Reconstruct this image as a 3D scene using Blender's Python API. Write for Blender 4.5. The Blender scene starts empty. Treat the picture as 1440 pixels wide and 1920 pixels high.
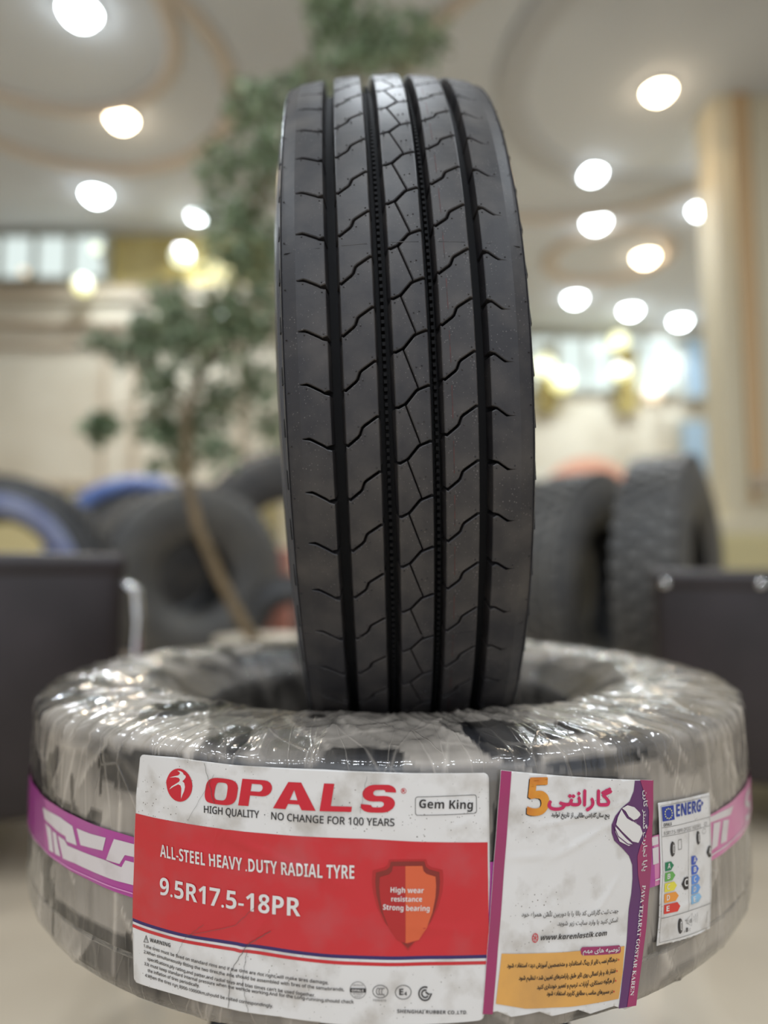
import bpy, bmesh, math, random
import numpy as np
from mathutils import Vector, Matrix, Euler
random.seed(7)
S = bpy.context.scene
COL = S.collection
# ------------------------------------------------------------------ camera
F, PT, CZ = 1279.3, .08, .66          # focal length in px of a 1440x1920 frame, upward pitch, eye height
cam = bpy.data.cameras.new('camera'); co = bpy.data.objects.new('camera', cam); COL.objects.link(co)
cam.sensor_fit = 'HORIZONTAL'; cam.sensor_width = 36; cam.lens = F/1440*36
co.location = (0, 0, CZ); co.rotation_euler = (math.pi/2 + PT, 0, 0)
cam.clip_start = .02; cam.clip_end = 100
cam.dof.use_dof = True; cam.dof.focus_distance = .518
cam.dof.aperture_fstop = (cam.lens/1000)/(2*.0080)
cam.dof.aperture_blades = 0
S.camera = co
# ------------------------------------------------------------------ world, exposure
W = bpy.data.worlds.new('world'); S.world = W; W.use_nodes = True
W.node_tree.nodes['Background'].inputs[0].default_value = (.86, .91, 1, 1)
W.node_tree.nodes['Background'].inputs[1].default_value = .85
S.view_settings.view_transform = 'Standard'; S.view_settings.look = 'None'
S.view_settings.exposure = 0.08; S.view_settings.gamma = 1; S.view_settings.use_curve_mapping = False
CEIL = 4.0
# ceiling downlights: (px x, px y in the photograph, warm?) -> points of the ceiling plane
def ray(x, y):
    a = Vector(((x-720)/F, 1, -(y-960)/F)); a.rotate(Euler((PT, 0, 0))); return a
def atY(x, y, Y): d = ray(x, y); return Vector((0, 0, CZ)) + d*(Y/d.y)
def atZ(x, y, Z): d = ray(x, y); return Vector((0, 0, CZ)) + d*((Z-CZ)/d.z)
LAMPS = [(150, 15, 0, 44), (180, 360, 0, 37), (372, 400, 0, 33), (228, 218, 1, 39), (1235, 165, 1, 39), (1110, 320, 0, 37),
         (1340, 285, 0, 33), (1118, 412, 0, 37), (1318, 387, 0, 37), (1210, 477, 1, 36), (1078, 555, 0, 34),
         (1182, 578, 0, 33), (1275, 598, 0, 32)]
LAMP_LABEL = ['cool white downlight nearest the top left corner', 'white downlight lying furthest left of the lower two left of the tree',
 'white downlight beside the tree crown on its left', 'warm white downlight on the left half of the ceiling',
 'warm white downlight nearest the column, highest on the right', 'cool white downlight right of the tyre, upper of a close pair',
 'white downlight against the column edge, below the warm one', 'cool white downlight right of the tyre, lower of a close pair',
 'white downlight beside the column, second below the warm one', 'warm white downlight in the middle of the right lamp group',
 'far white downlight, leftmost of the lowest row of three', 'far white downlight, middle one of the lowest row of three',
 'far white downlight, rightmost of the lowest row of three']
# ------------------------------------------------------------------ helpers
def link(o, parent=None):
    COL.objects.link(o)
    if parent is not None: o.parent = parent
    return o
def tag(o, label=None, cat=None, group=None, kind=None):
    for k, v in (('label', label), ('category', cat), ('group', group), ('kind', kind)):
        if v: o[k] = v
    return o
def thing(name, loc, label, cat, rot=(0, 0, 0), group=None):
    o = bpy.data.objects.new(name, None); COL.objects.link(o); o.empty_display_size = .05
    o.location = loc; o.rotation_euler = rot
    return tag(o, label, cat, group)
def mesh(name, V, Fc, mats, parent=None, loc=(0, 0, 0), rot=(0, 0, 0), smooth=False, mi=None):
    me = bpy.data.meshes.new(name); me.from_pydata([tuple(v) for v in V], [], [tuple(f) for f in Fc])
    for m in (mats if isinstance(mats, (list, tuple)) else [mats]): me.materials.append(m)
    if mi is not None: me.polygons.foreach_set('material_index', mi)
    me.polygons.foreach_set('use_smooth', [smooth]*len(me.polygons))
    me.update()
    o = bpy.data.objects.new(name, me); link(o, parent); o.location = loc; o.rotation_euler = rot
    return o
def frombm(name, bm, mats, parent=None, loc=(0, 0, 0), rot=(0, 0, 0), smooth=False):
    me = bpy.data.meshes.new(name); bm.to_mesh(me); bm.free()
    for m in (mats if isinstance(mats, (list, tuple)) else [mats]): me.materials.append(m)
    me.polygons.foreach_set('use_smooth', [smooth]*len(me.polygons))
    o = bpy.data.objects.new(name, me); link(o, parent); o.location = loc; o.rotation_euler = rot
    return o
def copyobj(o, parent=None):
    c = o.copy(); COL.objects.link(c); c.parent = parent; return c
def copytree(o, parent=None):
    ch = list(o.children); c = copyobj(o, parent)
    for k in ch: copytree(k, c)
    return c
def box(bm, c, d, rz=0, bev=0, seg=2):
    r = bmesh.ops.create_cube(bm, size=1)
    vs = r['verts']
    bmesh.ops.scale(bm, vec=d, verts=vs)
    if bev:
        es = list({e for v in vs for e in v.link_edges})
        rr = bmesh.ops.bevel(bm, geom=es, offset=bev, segments=seg, profile=.5, affect='EDGES')
        vs = list({v for f in rr['faces'] for v in f.verts} | {v for v in vs if v.is_valid})
    if rz: bmesh.ops.rotate(bm, verts=vs, cent=(0, 0, 0), matrix=Matrix.Rotation(rz, 3, 'Z'))
    bmesh.ops.translate(bm, vec=c, verts=vs)
def bx(name, c, d, m, parent=None, rz=0, bev=0, seg=2, smooth=False):
    bm = bmesh.new(); box(bm, c, d, rz, bev, seg); return frombm(name, bm, m, parent, smooth=smooth)
def tube(bm, pts, rad, n=10, cap=True):
    pts = [Vector(p) for p in pts]; rings = []
    rad = rad if isinstance(rad, (list, tuple)) else [rad]*len(pts)
    up = None
    for i, p in enumerate(pts):
        t = (pts[min(i+1, len(pts)-1)]-pts[max(i-1, 0)]).normalized()
        if up is None: up = t.orthogonal().normalized()
        up = (up - t*up.dot(t)).normalized(); b = t.cross(up)
        rings.append([bm.verts.new(p+(up*math.cos(2*math.pi*k/n)+b*math.sin(2*math.pi*k/n))*rad[i]) for k in range(n)])
    for i in range(len(rings)-1):
        for k in range(n): bm.faces.new((rings[i][k], rings[i][(k+1) % n], rings[i+1][(k+1) % n], rings[i+1][k]))
    if cap: bm.faces.new(rings[0][::-1]); bm.faces.new(rings[-1])
def lathe(prof, n, closed=False, axis='Z', a0=0, a1=2*math.pi):
    """prof = [(axial, radius)] -> verts, faces"""
    prof = np.array(prof); m = len(prof); A = a0+(a1-a0)*np.arange(n)/n
    V = np.zeros((n, m, 3)); c, s = np.cos(A)[:, None], np.sin(A)[:, None]
    if axis == 'Z': V[..., 0] = prof[:, 1]*c; V[..., 1] = prof[:, 1]*s; V[..., 2] = prof[:, 0]
    else: V[..., 0] = prof[:, 0]; V[..., 1] = prof[:, 1]*c; V[..., 2] = prof[:, 1]*s
    Fc = []
    for i in range(n):
        j = (i+1) % n
        for k in range(m if closed else m-1):
            l = (k+1) % m
            f = (i*m+k, j*m+k, j*m+l, i*m+l)
            Fc.append(f if axis == 'Z' else f[::-1])
    return V.reshape(-1, 3), Fc
# ------------------------------------------------------------------ materials
def mat(name, col, rough=.5, metal=0, spec=.5, coat=0, noise=None, bump=None, emit=None, speck=None, sheen=0):
    """noise=(scale, other colour, low, high, detail); bump=(scale, strength, distance); speck=(scale, colour, threshold)"""
    m = bpy.data.materials.new(name); m.use_nodes = True; N = m.node_tree.nodes; L = m.node_tree.links; p = N['Principled BSDF']
    def lk(a, b): L.new(a, b)
    c4 = (*col, 1)
    p.inputs['Base Color'].default_value = c4; p.inputs['Roughness'].default_value = rough; p.inputs['Metallic'].default_value = metal
    p.inputs['Specular IOR Level'].default_value = spec; p.inputs['Coat Weight'].default_value = coat; p.inputs['Coat Roughness'].default_value = .12
    tc = N.new('ShaderNodeTexCoord'); out = None
    if noise:
        n = N.new('ShaderNodeTexNoise'); n.inputs['Scale'].default_value = noise[0]; n.inputs['Detail'].default_value = noise[4] if len(noise) > 4 else 5
        lk(tc.outputs['Object'], n.inputs['Vector'])
        r = N.new('ShaderNodeMapRange'); r.inputs[1].default_value = noise[2]; r.inputs[2].default_value = noise[3]; lk(n.outputs['Fac'], r.inputs[0])
        mx = N.new('ShaderNodeMix'); mx.data_type = 'RGBA'; mx.inputs[6].default_value = c4; mx.inputs[7].default_value = (*noise[1], 1)
        lk(r.outputs[0], mx.inputs[0]); out = mx.outputs[2]
    if speck:
        n = N.new('ShaderNodeTexVoronoi'); n.inputs['Scale'].default_value = speck[0]; lk(tc.outputs['Object'], n.inputs['Vector'])
        n2 = N.new('ShaderNodeTexNoise'); n2.inputs['Scale'].default_value = speck[0]/14; lk(tc.outputs['Object'], n2.inputs['Vector'])
        ml = N.new('ShaderNodeMath'); ml.operation = 'MULTIPLY_ADD'; ml.inputs[1].default_value = -.5; lk(n2.outputs['Fac'], ml.inputs[0]); lk(n.outputs['Distance'], ml.inputs[2])
        r = N.new('ShaderNodeMapRange'); r.inputs[1].default_value = speck[2]+.03; r.inputs[2].default_value = speck[2]; lk(ml.outputs[0], r.inputs[0])
        mx = N.new('ShaderNodeMix'); mx.data_type = 'RGBA'; mx.inputs[7].default_value = (*speck[1], 1)
        if out is None: mx.inputs[6].default_value = c4
        else: lk(out, mx.inputs[6])
        lk(r.outputs[0], mx.inputs[0]); out = mx.outputs[2]
    if out is not None: lk(out, p.inputs['Base Color'])
    if bump:
        n = N.new('ShaderNodeTexNoise'); n.inputs['Scale'].default_value = bump[0]; n.inputs['Detail'].default_value = 4; lk(tc.outputs['Object'], n.inputs['Vector'])
        b = N.new('ShaderNodeBump'); b.inputs['Strength'].default_value = bump[1]; b.inputs['Distance'].default_value = bump[2]
        lk(n.outputs['Fac'], b.inputs['Height']); lk(b.outputs[0], p.inputs['Normal'])
    if emit: p.inputs['Emission Color'].default_value = (*emit[0], 1); p.inputs['Emission Strength'].default_value = emit[1]
    return m
def srgb(r, g, b):
    f = lambda c: (c/255/12.92) if c <= 10 else ((c/255+.055)/1.055)**2.4
    return (f(r), f(g), f(b))
M = {}
M['rubber'] = mat('tread_rubber', (.0225, .0210, .0235), .46, noise=(24, (.075, .066, .060), .43, .78, 10), speck=(380, (.12, .11, .105), -.15), bump=(900, .12, .0004))
M['rubber_shade'] = mat('rubber_painted_shade', (.007, .007, .008), .75, spec=.3)  # tread rubber darkened: shade of grooves and notches put into the colour
M['rubber_side'] = mat('sidewall_rubber', (.045, .045, .05), .36, bump=(500, .05, .0004))
M['rubber_wall'] = mat('sidewall_lit_rubber', (.075, .075, .082), .34, bump=(500, .05, .0004))  # paler sidewall rubber: light from the left put into the colour
M['rubber_bg'] = mat('old_rubber', (.035, .036, .04), .55, noise=(6, (.075, .072, .068), .4, .75, 4))
M['rubber_bg2'] = mat('lit_bg_rubber', (.085, .084, .084), .55, noise=(6, (.13, .125, .115), .4, .75, 4))  # paler background rubber: lamp light on the tyres put into the colour
M['redline'] = mat('red_marking_paint', (.085, .028, .026), .6, noise=(160, (.03, .024, .024), .4, .62, 3))
M['white'] = mat('label_paper', srgb(222, 219, 216), .42, coat=.25, noise=(34, srgb(176, 168, 158), .52, .78, 7), speck=(300, srgb(120, 112, 104), -.19), bump=(60, .25, .001))
M['white2'] = mat('white_print', srgb(222, 218, 214), .45)
M['red'] = mat('label_red', srgb(198, 30, 42), .34, coat=.4, noise=(26, srgb(190, 62, 68), .5, .74, 6), bump=(60, .25, .001))
M['redtxt'] = mat('red_print', srgb(200, 30, 48), .4)
M['navy'] = mat('navy_print', srgb(52, 36, 96), .4)
M['black'] = mat('black_print', srgb(48, 44, 44), .5)
M['greytxt'] = mat('grey_print', srgb(92, 88, 86), .5)
M['maroon'] = mat('shield_brown', srgb(132, 42, 36), .4)
M['orange_s'] = mat('shield_orange', srgb(214, 96, 58), .4)
M['dred'] = mat('shield_red', srgb(176, 38, 40), .4)
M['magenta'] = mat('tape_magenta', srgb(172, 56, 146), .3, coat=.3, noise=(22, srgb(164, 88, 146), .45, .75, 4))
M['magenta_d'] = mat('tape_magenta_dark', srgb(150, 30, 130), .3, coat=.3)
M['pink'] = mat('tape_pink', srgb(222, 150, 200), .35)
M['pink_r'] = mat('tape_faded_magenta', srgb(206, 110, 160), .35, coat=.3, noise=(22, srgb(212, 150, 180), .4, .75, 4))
M['paper_t'] = mat('tape_white', srgb(214, 206, 206), .4, coat=.3, noise=(30, srgb(190, 180, 178), .5, .8, 5))
M['plum'] = mat('label_plum', srgb(158, 42, 98), .36, coat=.25, noise=(20, srgb(142, 60, 96), .4, .8, 4))
M['purple'] = mat('label_purple', srgb(92, 44, 100), .38, coat=.2)
M['gold'] = mat('label_gold', srgb(222, 164, 84), .42, coat=.2, noise=(28, srgb(196, 146, 84), .45, .8, 5))
M['gold5'] = mat('orange_digit', srgb(222, 150, 52), .4, noise=(40, srgb(196, 110, 40), .35, .7, 2))
M['crimson'] = mat('crimson_print', srgb(196, 40, 92), .4)
for k, c in dict(eublue=(40, 62, 150), eg_a=(34, 124, 84), eg_b=(104, 170, 84), eg_c=(226, 212, 72), eg_d=(232, 150, 62), eg_e=(212, 60, 50),
                 b_a=(62, 86, 176), b_b=(64, 98, 190), b_c=(92, 140, 214), b_d=(108, 160, 218), b_e=(140, 190, 226), starry=(230, 226, 150)).items():
    M[k] = mat('print_'+{'eublue': 'flag_blue', 'starry': 'star_yellow'}.get(k, 'class_'+k.replace('_', '')), srgb(*c), .45)
M['leather'] = mat('dark_leather', srgb(40, 33, 33), .45, noise=(5, srgb(50, 42, 43), .4, .7), bump=(160, .15, .001))
M['chrome'] = mat('chrome', (.75, .75, .74), .12, metal=1)
M['floor'] = mat('polished_floor', srgb(206, 192, 170), .28, noise=(1.6, srgb(184, 168, 146), .4, .72, 5))
M['ceil'] = mat('ceiling_plaster', srgb(206, 210, 214), .8, noise=(.7, srgb(194, 197, 201), .4, .7, 2))
M['ceilbrown'] = mat('ceiling_moulding', srgb(198, 186, 172), .7)
M['ceilgrey'] = mat('ceiling_grey_moulding', srgb(184, 186, 188), .7)
M['wall'] = mat('cream_wall', srgb(208, 201, 184), .7, noise=(1.4, srgb(188, 178, 158), .4, .75, 3))
M['wallmould'] = mat('wall_moulding', srgb(182, 166, 144), .7)
M['wallyellow'] = mat('dado_yellow', srgb(200, 188, 142), .7)
M['frieze'] = mat('gold_frieze', srgb(132, 116, 62), .55, noise=(5, srgb(156, 140, 80), .4, .7))
M['column'] = mat('column_cream', srgb(208, 198, 172), .65)
M['tan'] = mat('column_tan_panel', srgb(206, 172, 128), .6)
M['winglow'] = mat('daylit_glass', (.15, .18, .18), .2, emit=((.82, .93, .90), .85))
M['winblue'] = mat('blue_daylit_glass', (.12, .16, .2), .2, emit=((.55, .74, .86), .42))
M['frame'] = mat('window_frame', srgb(150, 150, 140), .5)
M['trunk'] = mat('tree_bark', srgb(132, 112, 84), .8, noise=(20, srgb(100, 86, 62), .4, .7))
M['pot'] = mat('pot_ceramic', srgb(196, 186, 168), .4)
M['soil'] = mat('potting_soil', (.05, .035, .025), .9)
M['bluewrap'] = mat('blue_wrapping', srgb(66, 90, 150), .5, noise=(12, srgb(96, 122, 180), .4, .7))
M['palewrap'] = mat('pale_blue_wrapping', srgb(140, 148, 176), .5, noise=(12, srgb(96, 104, 150), .4, .7))
M['table'] = mat('stool_black', (.012, .012, .013), .35)
M['poster'] = mat('sign_board', srgb(206, 206, 196), .6)
M['posterarc'] = mat('sign_arc', srgb(214, 160, 138), .6)
M['redbox'] = mat('red_brown_wrap', srgb(176, 120, 108), .6)
M['lampwhite'] = mat('lamp_cool', (1, 1, 1), .5, emit=((.86, .95, 1.0), 26))
M['lampwarm'] = mat('lamp_warm', (1, 1, 1), .5, emit=((1.0, .80, .56), 26))
M['glowyellow'] = mat('glow_yellow', (1, 1, 1), .5, emit=((.90, .88, .32), 1.3))
M['glowpale'] = mat('glow_pale_yellow', (1, 1, 1), .5, emit=((.88, .95, .62), 1.5))
M['glowamber'] = mat('glow_amber', (1, 1, 1), .5, emit=((1.0, .72, .40), .9))
M['lamprim'] = mat('downlight_rim', srgb(200, 200, 200), .4)
def leafmat(name, c1, c2):
    m = bpy.data.materials.new(name); m.use_nodes = True; N = m.node_tree.nodes; L = m.node_tree.links; p = N['Principled BSDF']
    g = N.new('ShaderNodeNewGeometry'); mx = N.new('ShaderNodeMix'); mx.data_type = 'RGBA'; mx.inputs[6].default_value = (*c1, 1); mx.inputs[7].default_value = (*c2, 1)
    L.new(g.outputs['Random Per Island'], mx.inputs[0]); L.new(mx.outputs[2], p.inputs['Base Color']); p.inputs['Roughness'].default_value = .35
    return m
M['leaf'] = leafmat('ficus_leaves', srgb(74, 96, 66), srgb(168, 184, 150))
# film: transparent where clean, milky where layered (attribute 'haze' = thickness of the film there), always glossy
def filmmat():
    m = bpy.data.materials.new('stretch_film'); m.use_nodes = True; N = m.node_tree.nodes; L = m.node_tree.links
    p = N['Principled BSDF']; out = N['Material Output']
    at = N.new('ShaderNodeAttribute'); at.attribute_name = 'haze'
    uv = N.new('ShaderNodeUVMap')
    mp = N.new('ShaderNodeMapping'); mp.inputs['Scale'].default_value = (60, 6, 1); L.new(uv.outputs[0], mp.inputs[0])
    n1 = N.new('ShaderNodeTexNoise'); n1.inputs['Scale'].default_value = 1.4; n1.inputs['Detail'].default_value = 6; n1.inputs['Distortion'].default_value = .6; L.new(mp.outputs[0], n1.inputs['Vector'])
    mp2 = N.new('ShaderNodeMapping'); mp2.inputs['Scale'].default_value = (150, 60, 1); mp2.inputs['Rotation'].default_value = (0, 0, .5); L.new(uv.outputs[0], mp2.inputs[0])
    n2 = N.new('ShaderNodeTexNoise'); n2.inputs['Scale'].default_value = 1.2; n2.inputs['Detail'].default_value = 3; L.new(mp2.outputs[0], n2.inputs['Vector'])
    ad = N.new('ShaderNodeMath'); ad.operation = 'MULTIPLY_ADD'; ad.inputs[1].default_value = .35; L.new(n2.outputs['Fac'], ad.inputs[0]); L.new(n1.outputs['Fac'], ad.inputs[2])
    b = N.new('ShaderNodeBump'); b.inputs['Strength'].default_value = .55; b.inputs['Distance'].default_value = .004; L.new(ad.outputs[0], b.inputs['Height'])
    def vor(sc, rot, seed, feat):
        mp_ = N.new('ShaderNodeMapping'); mp_.inputs['Scale'].default_value = sc; mp_.inputs['Rotation'].default_value = (0, 0, rot); mp_.inputs['Location'].default_value = (seed, seed*.7, 0)
        nz_ = N.new('ShaderNodeTexNoise'); nz_.inputs['Scale'].default_value = 9; nz_.inputs['Detail'].default_value = 2; L.new(uv.outputs[0], nz_.inputs['Vector'])
        mxv = N.new('ShaderNodeVectorMath'); mxv.operation = 'MULTIPLY_ADD'; mxv.inputs[1].default_value = (.03, .03, 0); L.new(nz_.outputs['Color'], mxv.inputs[0]); L.new(uv.outputs[0], mxv.inputs[2])
        L.new(mxv.outputs[0], mp_.inputs[0]); v = N.new('ShaderNodeTexVoronoi'); v.feature = feat; v.inputs['Scale'].default_value = 1; L.new(mp_.outputs[0], v.inputs['Vector']); return v
    lines = None
    for sc, rot, sd, th in (((46, 11, 1), .10, 1, .010), ((38, 16, 1), -.45, 5, .008), ((70, 30, 1), .6, 9, .008)):
        v = vor(sc, rot, sd, 'DISTANCE_TO_EDGE'); r_ = N.new('ShaderNodeMapRange'); r_.inputs[1].default_value = th*2.2; r_.inputs[2].default_value = 0; r_.inputs[3].default_value = 0; r_.inputs[4].default_value = 1
        L.new(v.outputs['Distance'], r_.inputs[0])
        if lines is None: lines = r_.outputs[0]
        else: mxx = N.new('ShaderNodeMath'); mxx.operation = 'MAXIMUM'; L.new(lines, mxx.inputs[0]); L.new(r_.outputs[0], mxx.inputs[1]); lines = mxx.outputs[0]
    fac = vor((52, 20, 1), -.3, 3, 'F1')
    h1 = N.new('ShaderNodeMath'); h1.operation = 'MULTIPLY_ADD'; h1.inputs[1].default_value = .12; L.new(lines, h1.inputs[0]); L.new(ad.outputs[0], h1.inputs[2])
    h2 = N.new('ShaderNodeMath'); h2.operation = 'MULTIPLY_ADD'; h2.inputs[1].default_value = .45; L.new(fac.outputs['Distance'], h2.inputs[0]); L.new(h1.outputs[0], h2.inputs[2])
    L.new(h2.outputs[0], b.inputs['Height'])
    # the creases only show in part of the film
    nm = N.new('ShaderNodeTexNoise'); nm.inputs['Scale'].default_value = 26; L.new(uv.outputs[0], nm.inputs['Vector'])
    nr_ = N.new('ShaderNodeMapRange'); nr_.inputs[1].default_value = .46; nr_.inputs[2].default_value = .60; nr_.inputs[3].default_value = 0; nr_.inputs[4].default_value = .22; L.new(nm.outputs['Fac'], nr_.inputs[0])
    ln = N.new('ShaderNodeMath'); ln.operation = 'MULTIPLY'; L.new(lines, ln.inputs[0]); L.new(nr_.outputs[0], ln.inputs[1])
    # streaky haze
    hm = N.new('ShaderNodeMapRange'); hm.inputs[1].default_value = .3; hm.inputs[2].default_value = .7; hm.inputs[3].default_value = -.11; hm.inputs[4].default_value = .11; L.new(n1.outputs['Fac'], hm.inputs[0])
    hs = N.new('ShaderNodeMath'); hs.operation = 'ADD'; hs.use_clamp = True; L.new(at.outputs['Fac'], hs.inputs[0]); L.new(hm.outputs[0], hs.inputs[1])
    hs2 = N.new('ShaderNodeMath'); hs2.operation = 'ADD'; hs2.use_clamp = True; L.new(hs.outputs[0], hs2.inputs[0]); L.new(ln.outputs[0], hs2.inputs[1]); hs = hs2
    p.inputs['Base Color'].default_value = (*srgb(196, 186, 174), 1); p.inputs['Roughness'].default_value = .4; L.new(b.outputs[0], p.inputs['Normal'])
    tr = N.new('ShaderNodeBsdfTransparent'); tr.inputs[0].default_value = (.96, .96, .96, 1)
    mx = N.new('ShaderNodeMixShader'); L.new(hs.outputs[0], mx.inputs[0]); L.new(tr.outputs[0], mx.inputs[1]); L.new(p.outputs[0], mx.inputs[2])
    gl = N.new('ShaderNodeBsdfGlossy'); gl.inputs['Roughness'].default_value = .11; L.new(b.outputs[0], gl.inputs['Normal'])
    fr = N.new('ShaderNodeFresnel'); fr.inputs[0].default_value = 1.5; L.new(b.outputs[0], fr.inputs['Normal'])
    fm = N.new('ShaderNodeMath'); fm.operation = 'MULTIPLY'; fm.use_clamp = True; fm.inputs[1].default_value = 1.4; L.new(fr.outputs[0], fm.inputs[0])
    m2 = N.new('ShaderNodeMixShader'); L.new(fm.outputs[0], m2.inputs[0]); L.new(mx.outputs[0], m2.inputs[1]); L.new(gl.outputs[0], m2.inputs[2])
    L.new(m2.outputs[0], out.inputs[0])
    return m
M['film'] = filmmat()
# ------------------------------------------------------------------ room
def struct(name, c, d, m, rz=0, bev=0): return tag(bx(name, c, d, m, rz=rz, bev=bev), kind='structure')
struct('floor', (0, 3.5, -.05), (14, 13.6, .1), M['floor'])
struct('ceiling', (0, 3.5, CEIL+.05), (14, 13.6, .1), M['ceil'])
WY, BY = 6.6, 9.4
struct('wall_left', (-7.05, 3.5, CEIL/2), (.1, 13.6, CEIL), M['wall'])
struct('wall_right', (7.05, 3.5, CEIL/2), (.1, 13.6, CEIL), M['wall'])
struct('wall_front', (-4.0, WY+.075, CEIL/2), (6.0, .15, CEIL), M['wall'])
struct('wall_return', (-1.075, (WY+BY)/2+.07, CEIL/2), (.15, BY-WY-.16, CEIL), M['wall'])
struct('wall_back', (3.0, BY+.075, CEIL/2), (8.0, .15, CEIL), M['wall'])
# mouldings of the cream wall
t = 0
def trim(c, d, m, rz=0):
    global t; t += 1
    return struct('trim_%d' % t, c, d, m, rz, bev=min(d)*.25)
for z, h, m in ((3.38, .10, 'wallmould'), (3.30, .05, 'wall'), (3.05, .06, 'wallmould')):
    trim((-4.0, WY-.04, z), (6.0, .08, h), M[m])
trim((-4.0, WY-.015, .72), (6.0, .03, 1.3), M['wallyellow'])
for x0, x1 in ((-3.95, -2.75), (-2.45, -1.4), (-5.4, -4.3)):
    for c, d in (((x0, WY-.03, 2.15), (.05, .04, 1.4)), ((x1, WY-.03, 2.15), (.05, .04, 1.4)), (((x0+x1)/2, WY-.03, 2.85), (x1-x0, .04, .05)), (((x0+x1)/2, WY-.03, 1.45), (x1-x0, .04, .05))):
        trim(c, d, M['wallmould'])
struct('baseboard_front', (-4.0, WY-.02, .07), (6.0, .04, .14), M['wallmould'])
# windows: lit clerestory panes at the left, shop windows at the back
def window(n, x0, x1, z0, z1, y, m, nx):
    f = bmesh.new()
    box(f, ((x0+x1)/2, y, z0), (x1-x0+.06, .08, .05)); box(f, ((x0+x1)/2, y, z1), (x1-x0+.06, .08, .05))
    for i in range(nx+1): box(f, (x0+(x1-x0)*i/nx, y, (z0+z1)/2), (.05, .075, z1-z0))
    w = tag(frombm('window_%d' % n, f, M['frame']), kind='structure')
    for i in range(nx):
        a, b = x0+(x1-x0)*i/nx+.025, x0+(x1-x0)*(i+1)/nx-.025
        bx('pane', ((a+b)/2, y+.01, (z0+z1)/2), (b-a, .02, z1-z0-.05), m, w)
a = atY(-60, 470, WY); b = atY(120, 470, WY); c = atY(205, 470, WY)
window(1, a.x, c.x, 3.48, 3.95, WY-.05, M['winglow'], 4)
trimg = struct('trim_frieze', ((c.x+.05-1.15)/2, WY-.03, 3.70), (-1.15-c.x-.05, .05, .50), M['frieze'])
p0 = atY(985, 640, BY); p1 = atY(1262, 640, BY); p2 = atY(1385, 640, BY)
window(2, p0.x, p1.x, 3.10, 3.88, BY-.05, M['winglow'], 5)
window(3, p1.x+.1, p2.x, 3.0, 3.85, BY-.05, M['winblue'], 2)
for k, xx in enumerate((1022, 1168)):
    q = atY(xx, 690, BY); struct('trim_panel_%d' % (k+1), (q.x, BY-.1, 3.25), (.30, .05, .95), M['frieze'])
q0 = atY(1268, 800, BY); q1 = atY(1345, 800, BY)
dr = struct('door_1', ((q0.x+q1.x)/2, BY-.03, 1.35), (q1.x-q0.x, .08, 2.7), M['frame'])
bx('glass_panel', ((q0.x+q1.x)/2, BY-.085, 1.45), (q1.x-q0.x-.12, .02, 2.4), M['winblue'], dr)
# ceiling rings
def ring(n, cpx, epx, w, m, h=.05, drop=0):
    c = atZ(*cpx, CEIL); e = atZ(*epx, CEIL); R = (e-c).length
    V, Fc = lathe([(-h, R-w/2), (-h*.6, R-w), (0, R-w), (0, R+w), (-h*.6, R+w), (-h, R+w/2)], 72, True)
    tag(mesh('trim_ring_%d' % n, V, Fc, M[m], loc=(c.x, c.y, CEIL-.001), smooth=False), kind='structure')
ring(1, (40, 20), (325, 60), .05, 'ceilbrown')
ring(2, (110, 130), (130, 305), .05, 'ceilbrown')
ring(3, (1120, 210), (1180, 388), .05, 'ceilbrown')
ring(4, (1330, 130), (960, 210), .11, 'ceilgrey', .05)
ring(5, (1140, 480), (1030, 500), .07, 'ceilbrown')
# ------------------------------------------------------------------ downlights
def downlight(i, x, y, warm, size):
    p = atZ(x, y, CEIL); dist = (p-Vector((0, 0, CZ))).length
    r = max(.045, (size*2-36)/2/F*dist*.95)
    o = thing('downlight', (p.x, p.y, CEIL-.03), LAMP_LABEL[i], 'ceiling lamp')
    V, Fc = lathe([(.0, r*1.02), (.028, r*1.02), (.028, r*1.25), (.012, r*1.25)], 24, True); mesh('rim', V, Fc, M['lamprim'], o)
    V, Fc = lathe([(.028-r*.95*math.cos(a), max(.0001, r*math.sin(a))) for a in [k*math.pi/16 for k in range(9)]], 24); mesh('diffuser', V, Fc, M['lampwarm' if warm else 'lampwhite'], o, smooth=True)
    l = bpy.data.lights.new('downlight_beam', 'AREA'); l.shape = 'DISK'; l.size = r*1.6; l.energy = 4 if i in (4, 6, 8) else 22; l.spread = 2.3
    l.color = (1, .78, .52) if warm else (.82, .92, 1)
    lo = bpy.data.objects.new('downlight_beam', l); link(lo, o); lo.location = (0, 0, -r-.01)
for i, L_ in enumerate(LAMPS): downlight(i, *L_)
# lamps of the same ceiling over and behind the camera (out of frame): light only
for x, y in ((-2.2, 1.6), (0, 1.7), (2.2, 1.6), (-2.2, -.6), (0, -.7), (2.2, -.6), (-2.2, -2.6), (0, -2.7), (2.2, -2.6)):
    l = bpy.data.lights.new('downlight_beam', 'AREA'); l.shape = 'DISK'; l.size = .3; l.energy = 26; l.color = (.86, .93, 1)
    lo = bpy.data.objects.new('downlight_beam', l); link(lo); lo.location = (x, y, CEIL-.02)
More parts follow.
